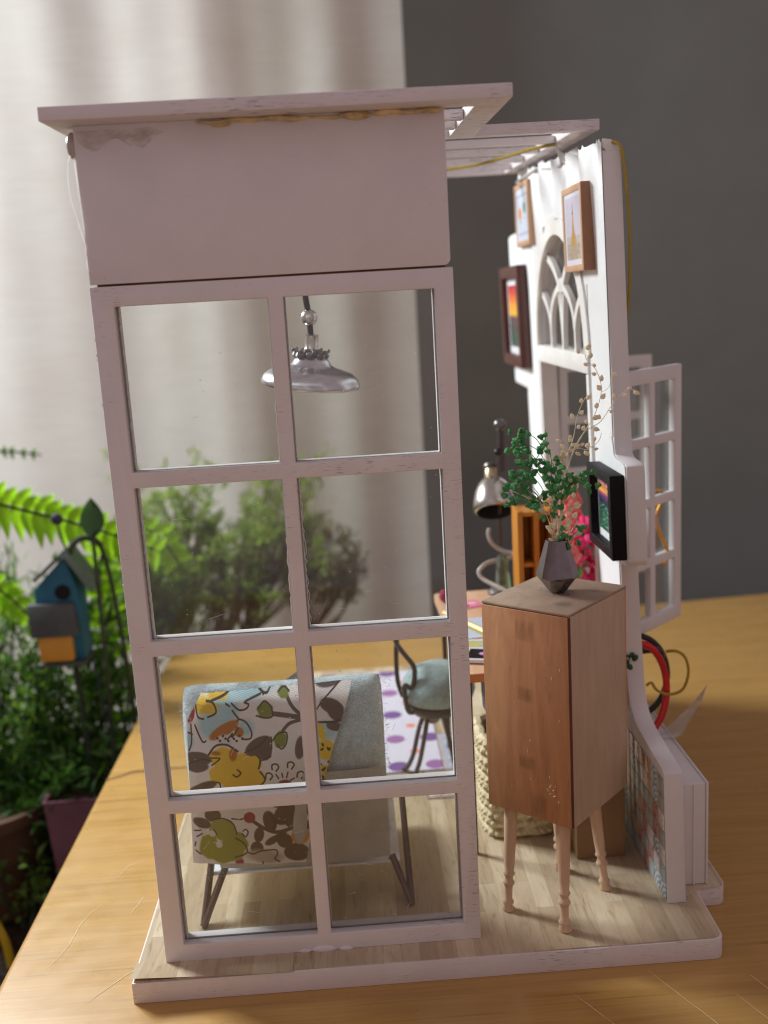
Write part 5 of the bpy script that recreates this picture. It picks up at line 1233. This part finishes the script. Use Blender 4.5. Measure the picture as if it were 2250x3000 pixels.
for k in range(n + 1):
    f = k / n; w = .063 * (sin(pi * f ** .85) ** .85) + .001; z = .88 + .215 * f; lm.v += [(-.68 - w + .01 * f, 2.335, z), (-.68 + .01 * f, 2.352, z), (-.68 + w + .01 * f, 2.335, z)]
for k in range(n): lm.f += [(3 * k, 3 * k + 1, 3 * k + 4, 3 * k + 3), (3 * k + 1, 3 * k + 2, 3 * k + 5, 3 * k + 4)]
build(lm, 'leaf_blade', leafmat('blue_green_leaf', (.03, .075, .03), (.03, .075, .03), .25), tl_)

def bush(name, label, root, boxes, n, L, wd, mats, seed, twigs=14, tw=M_dtwig, up_=.3, group='bushy plants behind the table'):
    rr = random.Random(seed); t = thing(name, label, 'plant', root, group); R0 = Vector(root); clus = []
    for q in range(twigs):
        b = boxes[q % len(boxes)]; e_ = Vector((rr.uniform(b[0], b[1]), rr.uniform(b[2], b[3]), rr.uniform(b[4], b[5])))
        m1 = R0.lerp(e_, .5) + Vector((rr.uniform(-.1, .1), rr.uniform(-.1, .1), rr.uniform(0, .15)))
        P = spline([R0 + Vector((rr.uniform(-.05, .05), rr.uniform(-.05, .05), 0)), m1, e_], 8)
        build(MB().tube(P, [.016 - .011 * i / len(P) for i in range(len(P))], 5), 'stem', tw, t)
        for p in P[8:]:
            clus.append((p, (e_ - m1).normalized()))
            for k in range(2): clus.append((p + Vector((rr.gauss(0, .09), rr.gauss(0, .07), rr.gauss(0, .08))), Vector((rr.gauss(0, 1), rr.gauss(0, 1), rr.gauss(up_, 1))).normalized()))
    for mi, mt in enumerate(mats):
        mb = MB()
        for q in range(n // len(mats)):
            p, d = clus[rr.randrange(len(clus))]
            dd = (d + Vector((rr.gauss(0, .8), rr.gauss(0, .8), rr.gauss(up_, .8)))).normalized()
            leafq(mb, p + Vector((rr.gauss(0, .035), rr.gauss(0, .035), rr.gauss(0, .035))), dd, Vector((rr.gauss(0, 1), rr.gauss(0, 1), 1)), L * rr.uniform(.6, 1.4), wd * rr.uniform(.7, 1.2))
        build(mb, 'foliage', mt, t, smooth=False, kind='stuff', weld=False)
    return t
bush('bushy_plant', 'dense mid green plant under the birdhouse left of the table', (-1.25, 2.9, -1.3), [(-2.0, -.7, 2.5, 3.4, -.35, .62), (-1.9, -1.1, 2.6, 3.4, -.7, -.1), (-1.0, -.62, 2.6, 3.3, -.2, .4)], 3600, .085, .034, [L_mid, L_dark], 31, 26)
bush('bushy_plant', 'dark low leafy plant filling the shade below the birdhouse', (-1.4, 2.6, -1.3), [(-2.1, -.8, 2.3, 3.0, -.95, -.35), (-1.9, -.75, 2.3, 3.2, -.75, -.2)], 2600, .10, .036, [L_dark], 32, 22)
bush('bushy_plant', 'grassy green plant with arching thin blades at far left', (-1.8, 3.2, -1.3), [(-2.5, -1.5, 2.9, 3.7, -.5, .45)], 1500, .17, .020, [L_mid, L_dark], 33, 18)
def shrub(name, label, root, tips, n, L, wd, mat, tw, seed, spread=.10):
    """woody stems that fork to listed tips; feathery leaf tufts round every tip"""
    rr = random.Random(seed); t = thing(name, label, 'plant', root, 'bushy plants behind the table'); R0 = Vector(root); cl = []
    fork = R0 + Vector((rr.uniform(-.1, .1), 0, .9))
    build(MB().tube(spline([R0, R0.lerp(fork, .6) + Vector((.04, 0, 0)), fork], 6),   .013, 6), 'stem', tw, t)
    for tip in tips:
        e_ = Vector(tip); mid = fork.lerp(e_, .55) + Vector((rr.uniform(-.08, .08), rr.uniform(-.06, .06), rr.uniform(-.10, .02)))
        P = spline([fork, mid, e_], 7); build(MB().tube(P, [.014 - .010 * q / len(P) for q in range(len(P))], 5), 'branch', tw, t)
        d = (e_ - mid).normalized()
        for q in range(5):
            b = P[rr.randrange(len(P) // 2, len(P))]; a = (d + Vector((rr.gauss(0, .9), rr.gauss(0, .6), rr.gauss(.1, .5)))).normalized(); T_ = b + a * spread * rr.uniform(1.0, 2.1)
            build(MB().tube([b, b.lerp(T_, .5) + Vector((0, 0, .01)), T_], [.005, .004, .002], 4), 'twig', tw, t) if q < 3 else None
            for w in range(7): cl.append((b.lerp(T_, (w + 1) / 7), a))
        for q in range(4): cl.append((e_ + Vector((rr.gauss(0, spread * .5), rr.gauss(0, spread * .5), rr.gauss(0, spread * .4))), d))
    mb = MB()
    for q in range(n):
        p, d = cl[rr.randrange(len(cl))]; dd = (d * .7 + Vector((rr.gauss(0, .7), rr.gauss(0, .7), rr.gauss(.15, .6)))).normalized()
        leafq(mb, Vector(p) + Vector((rr.gauss(0, .016), rr.gauss(0, .016), rr.gauss(0, .014))), dd, Vector((rr.gauss(0, 1), rr.gauss(0, 1), 1)), L * rr.uniform(.6, 1.4), wd * rr.uniform(.7, 1.3))
    build(mb, 'foliage', mat, t, smooth=False, kind='stuff', weld=False); return t
rp_ = random.Random(77)
def scat(n, x0, x1, z0, z1, y0=3.95, y1=4.5): return [(rp_.uniform(x0, x1), rp_.uniform(y0, y1), rp_.uniform(z0, z1)) for q in range(n)]
shrub('bushy_plant', 'full leafy green plant behind the left window panes', (-.60, 4.15, -1.29), scat(15, -.98, -.28, .34, .86) + scat(10, -.95, -.25, -.05, .40) + scat(5, -.98, -.55, -.35, 0), 5200, .062, .018, L_feather, M_twig, 41, .15)
shrub('bushy_plant', 'lime tinged young plant close behind the left window stile', (-.86, 3.75, -1.29), scat(8, -.98, -.52, .0, .48, 3.6, 3.95), 2600, .085, .030, L_mid, M_dtwig, 42)
shrub('bushy_plant', 'tall loose plant with red brown stems behind the middle panes', (-.10, 4.3, -1.29), scat(12, .02, .42, .52, .92) + scat(8, -.12, .30, .30, .62) + scat(9, .0, .62, .02, .42), 3400, .056, .016, L_feather, M_twig, 43, .14)
shrub('bushy_plant', 'dark green plant filling the gap behind the second left pane', (-.30, 4.0, -1.29), scat(10, -.42, .08, .10, .58) + scat(8, -.5, .1, -.25, .25), 2300, .060, .018, L_feather, M_twig, 45, .14)
shrub('bushy_plant', 'sparse brownish plant reaching right behind the central mullion', (.28, 4.2, -1.29), scat(9, .22, .70, -.05, .30) + scat(6, .30, .74, .22, .55), 2200, .058, .018, L_brown, M_twig, 44, .08)
bush('bushy_plant', 'small green seedling sprouting from the brown pot', (-1.25, 2.25, -1.29), [(-1.4, -1.05, 2.1, 2.4, -1.15, -.85)], 160, .07, .035, [L_mid], 36, 6)

# birdhouse on its stake with a shepherd hook
bh = thing('birdhouse', 'little teal blue birdhouse with a grey awning and yellow box on a stake', 'birdhouse', (-.95, 2.3, -1.3))
M_teal = plain('teal_paint', (.008, .12, .20), .55, var=.15, vs=5); M_slate = plain('slate_grey', (.055, .065, .066), .6, var=.2, vs=6); M_ochre = plain('ochre_paint', (.62, .30, .035), .55, var=.1, vs=5)
bx0, bx1, byf, byb = -1.060, -.812, 2.41, 2.58
pent = [(bx0 + .012, .199), (bx1 - .003, .199), (bx1 - .003, .58), (-.868, .775), (bx0 + .012, .60)]
build(MB().prism(pent, [], lambda a, b: (a, byf, b), lambda a, b: (a, byb, b)), 'house_body', M_teal, bh, bevel=.006)
build(MB().box(0, .25, byf - .03, byb + .03, 0, .018, lambda x, y, z: (-.868 + x * .52 + z * .7, y, .785 - x * .85 + z * .6)), 'roof_slope', plain('grey_green_roof', (.13, .17, .16), .6), bh, bevel=.003)
build(MB().box(0, .20, byf - .03, byb + .03, 0, .018, lambda x, y, z: (-.868 - x * .80 - z * .6, y, .785 - x * .68 + z * .7)), 'roof_slope', M_slate, bh, bevel=.003)
build(MB().lathe([(.042, 0), (.042, .012)], (-.895, byf + .004, .580), 20, (pi / 2, 0, 0)), 'entry_hole', plain('dark_hole', (.004, .004, .005), .9), bh)
build(MB().box(-1.085, -.838, byf - .07, byf - .002, .352, .525, lambda x, y, z: (x + .012 * (.525 - z) / .18, y + .04 * (z - .34) / .18, z)), 'awning', M_slate, bh, bevel=.004)
build(MB().box(-1.045, -.868, byf - .045, byf - .001, .208, .350), 'feeder_box', M_ochre, bh, bevel=.004)
build(MB().box(-1.065, -.805, byf - .055, byb, .182, .198), 'floor_board', M_slate, bh, bevel=.003)
build(MB().tube([(-.90, 2.5, .185), (-.885, 2.5, -.5), (-.87, 2.5, -1.30)], .016, 8), 'stake', M_dtwig, bh)
hk = thing('shepherd_hook', 'dark twisted garden hook curving over the birdhouse', 'hook', (-.60, 2.5, -1.3))
build(MB().tube(spline([(-.86, 2.45, .72), (-.845, 2.46, .80), (-.80, 2.47, .845), (-.745, 2.48, .855), (-.70, 2.49, .82), (-.675, 2.5, .74), (-.655, 2.5, .60), (-.64, 2.5, .40), (-.62, 2.5, .1), (-.60, 2.5, -.6), (-.58, 2.5, -1.30)], 8), .013, 7), 'hook_rod', M_dtwig, hk)
tw = MB()
for q in range(22):
    u = q / 21; a = .2 + u * 2.4; tw.ball((-.762 + .088 * cos(pi - a), 2.48, .765 + .09 * sin(pi - a) if a < 2.7 else .77), .018, 7)
build(tw, 'twist', M_dtwig, hk)
fl = build(MB().ball((-.905, 2.5, .962), .030, 12, (1.15, .6, 1.1)).tube([(-.905, 2.5, .95), (-.89, 2.5, .84), (-.86, 2.5, .74), (-.80, 2.6, -.2), (-.80, 2.6, -1.3)], .006, 5), 'dark_bud', plain('dark_blue_bud', (.03, .035, .06), .7), org=(-.8, 2.6, -1.3)); tag(fl, 'dark blue bud on a thin stalk above the birdhouse roof', 'bud')
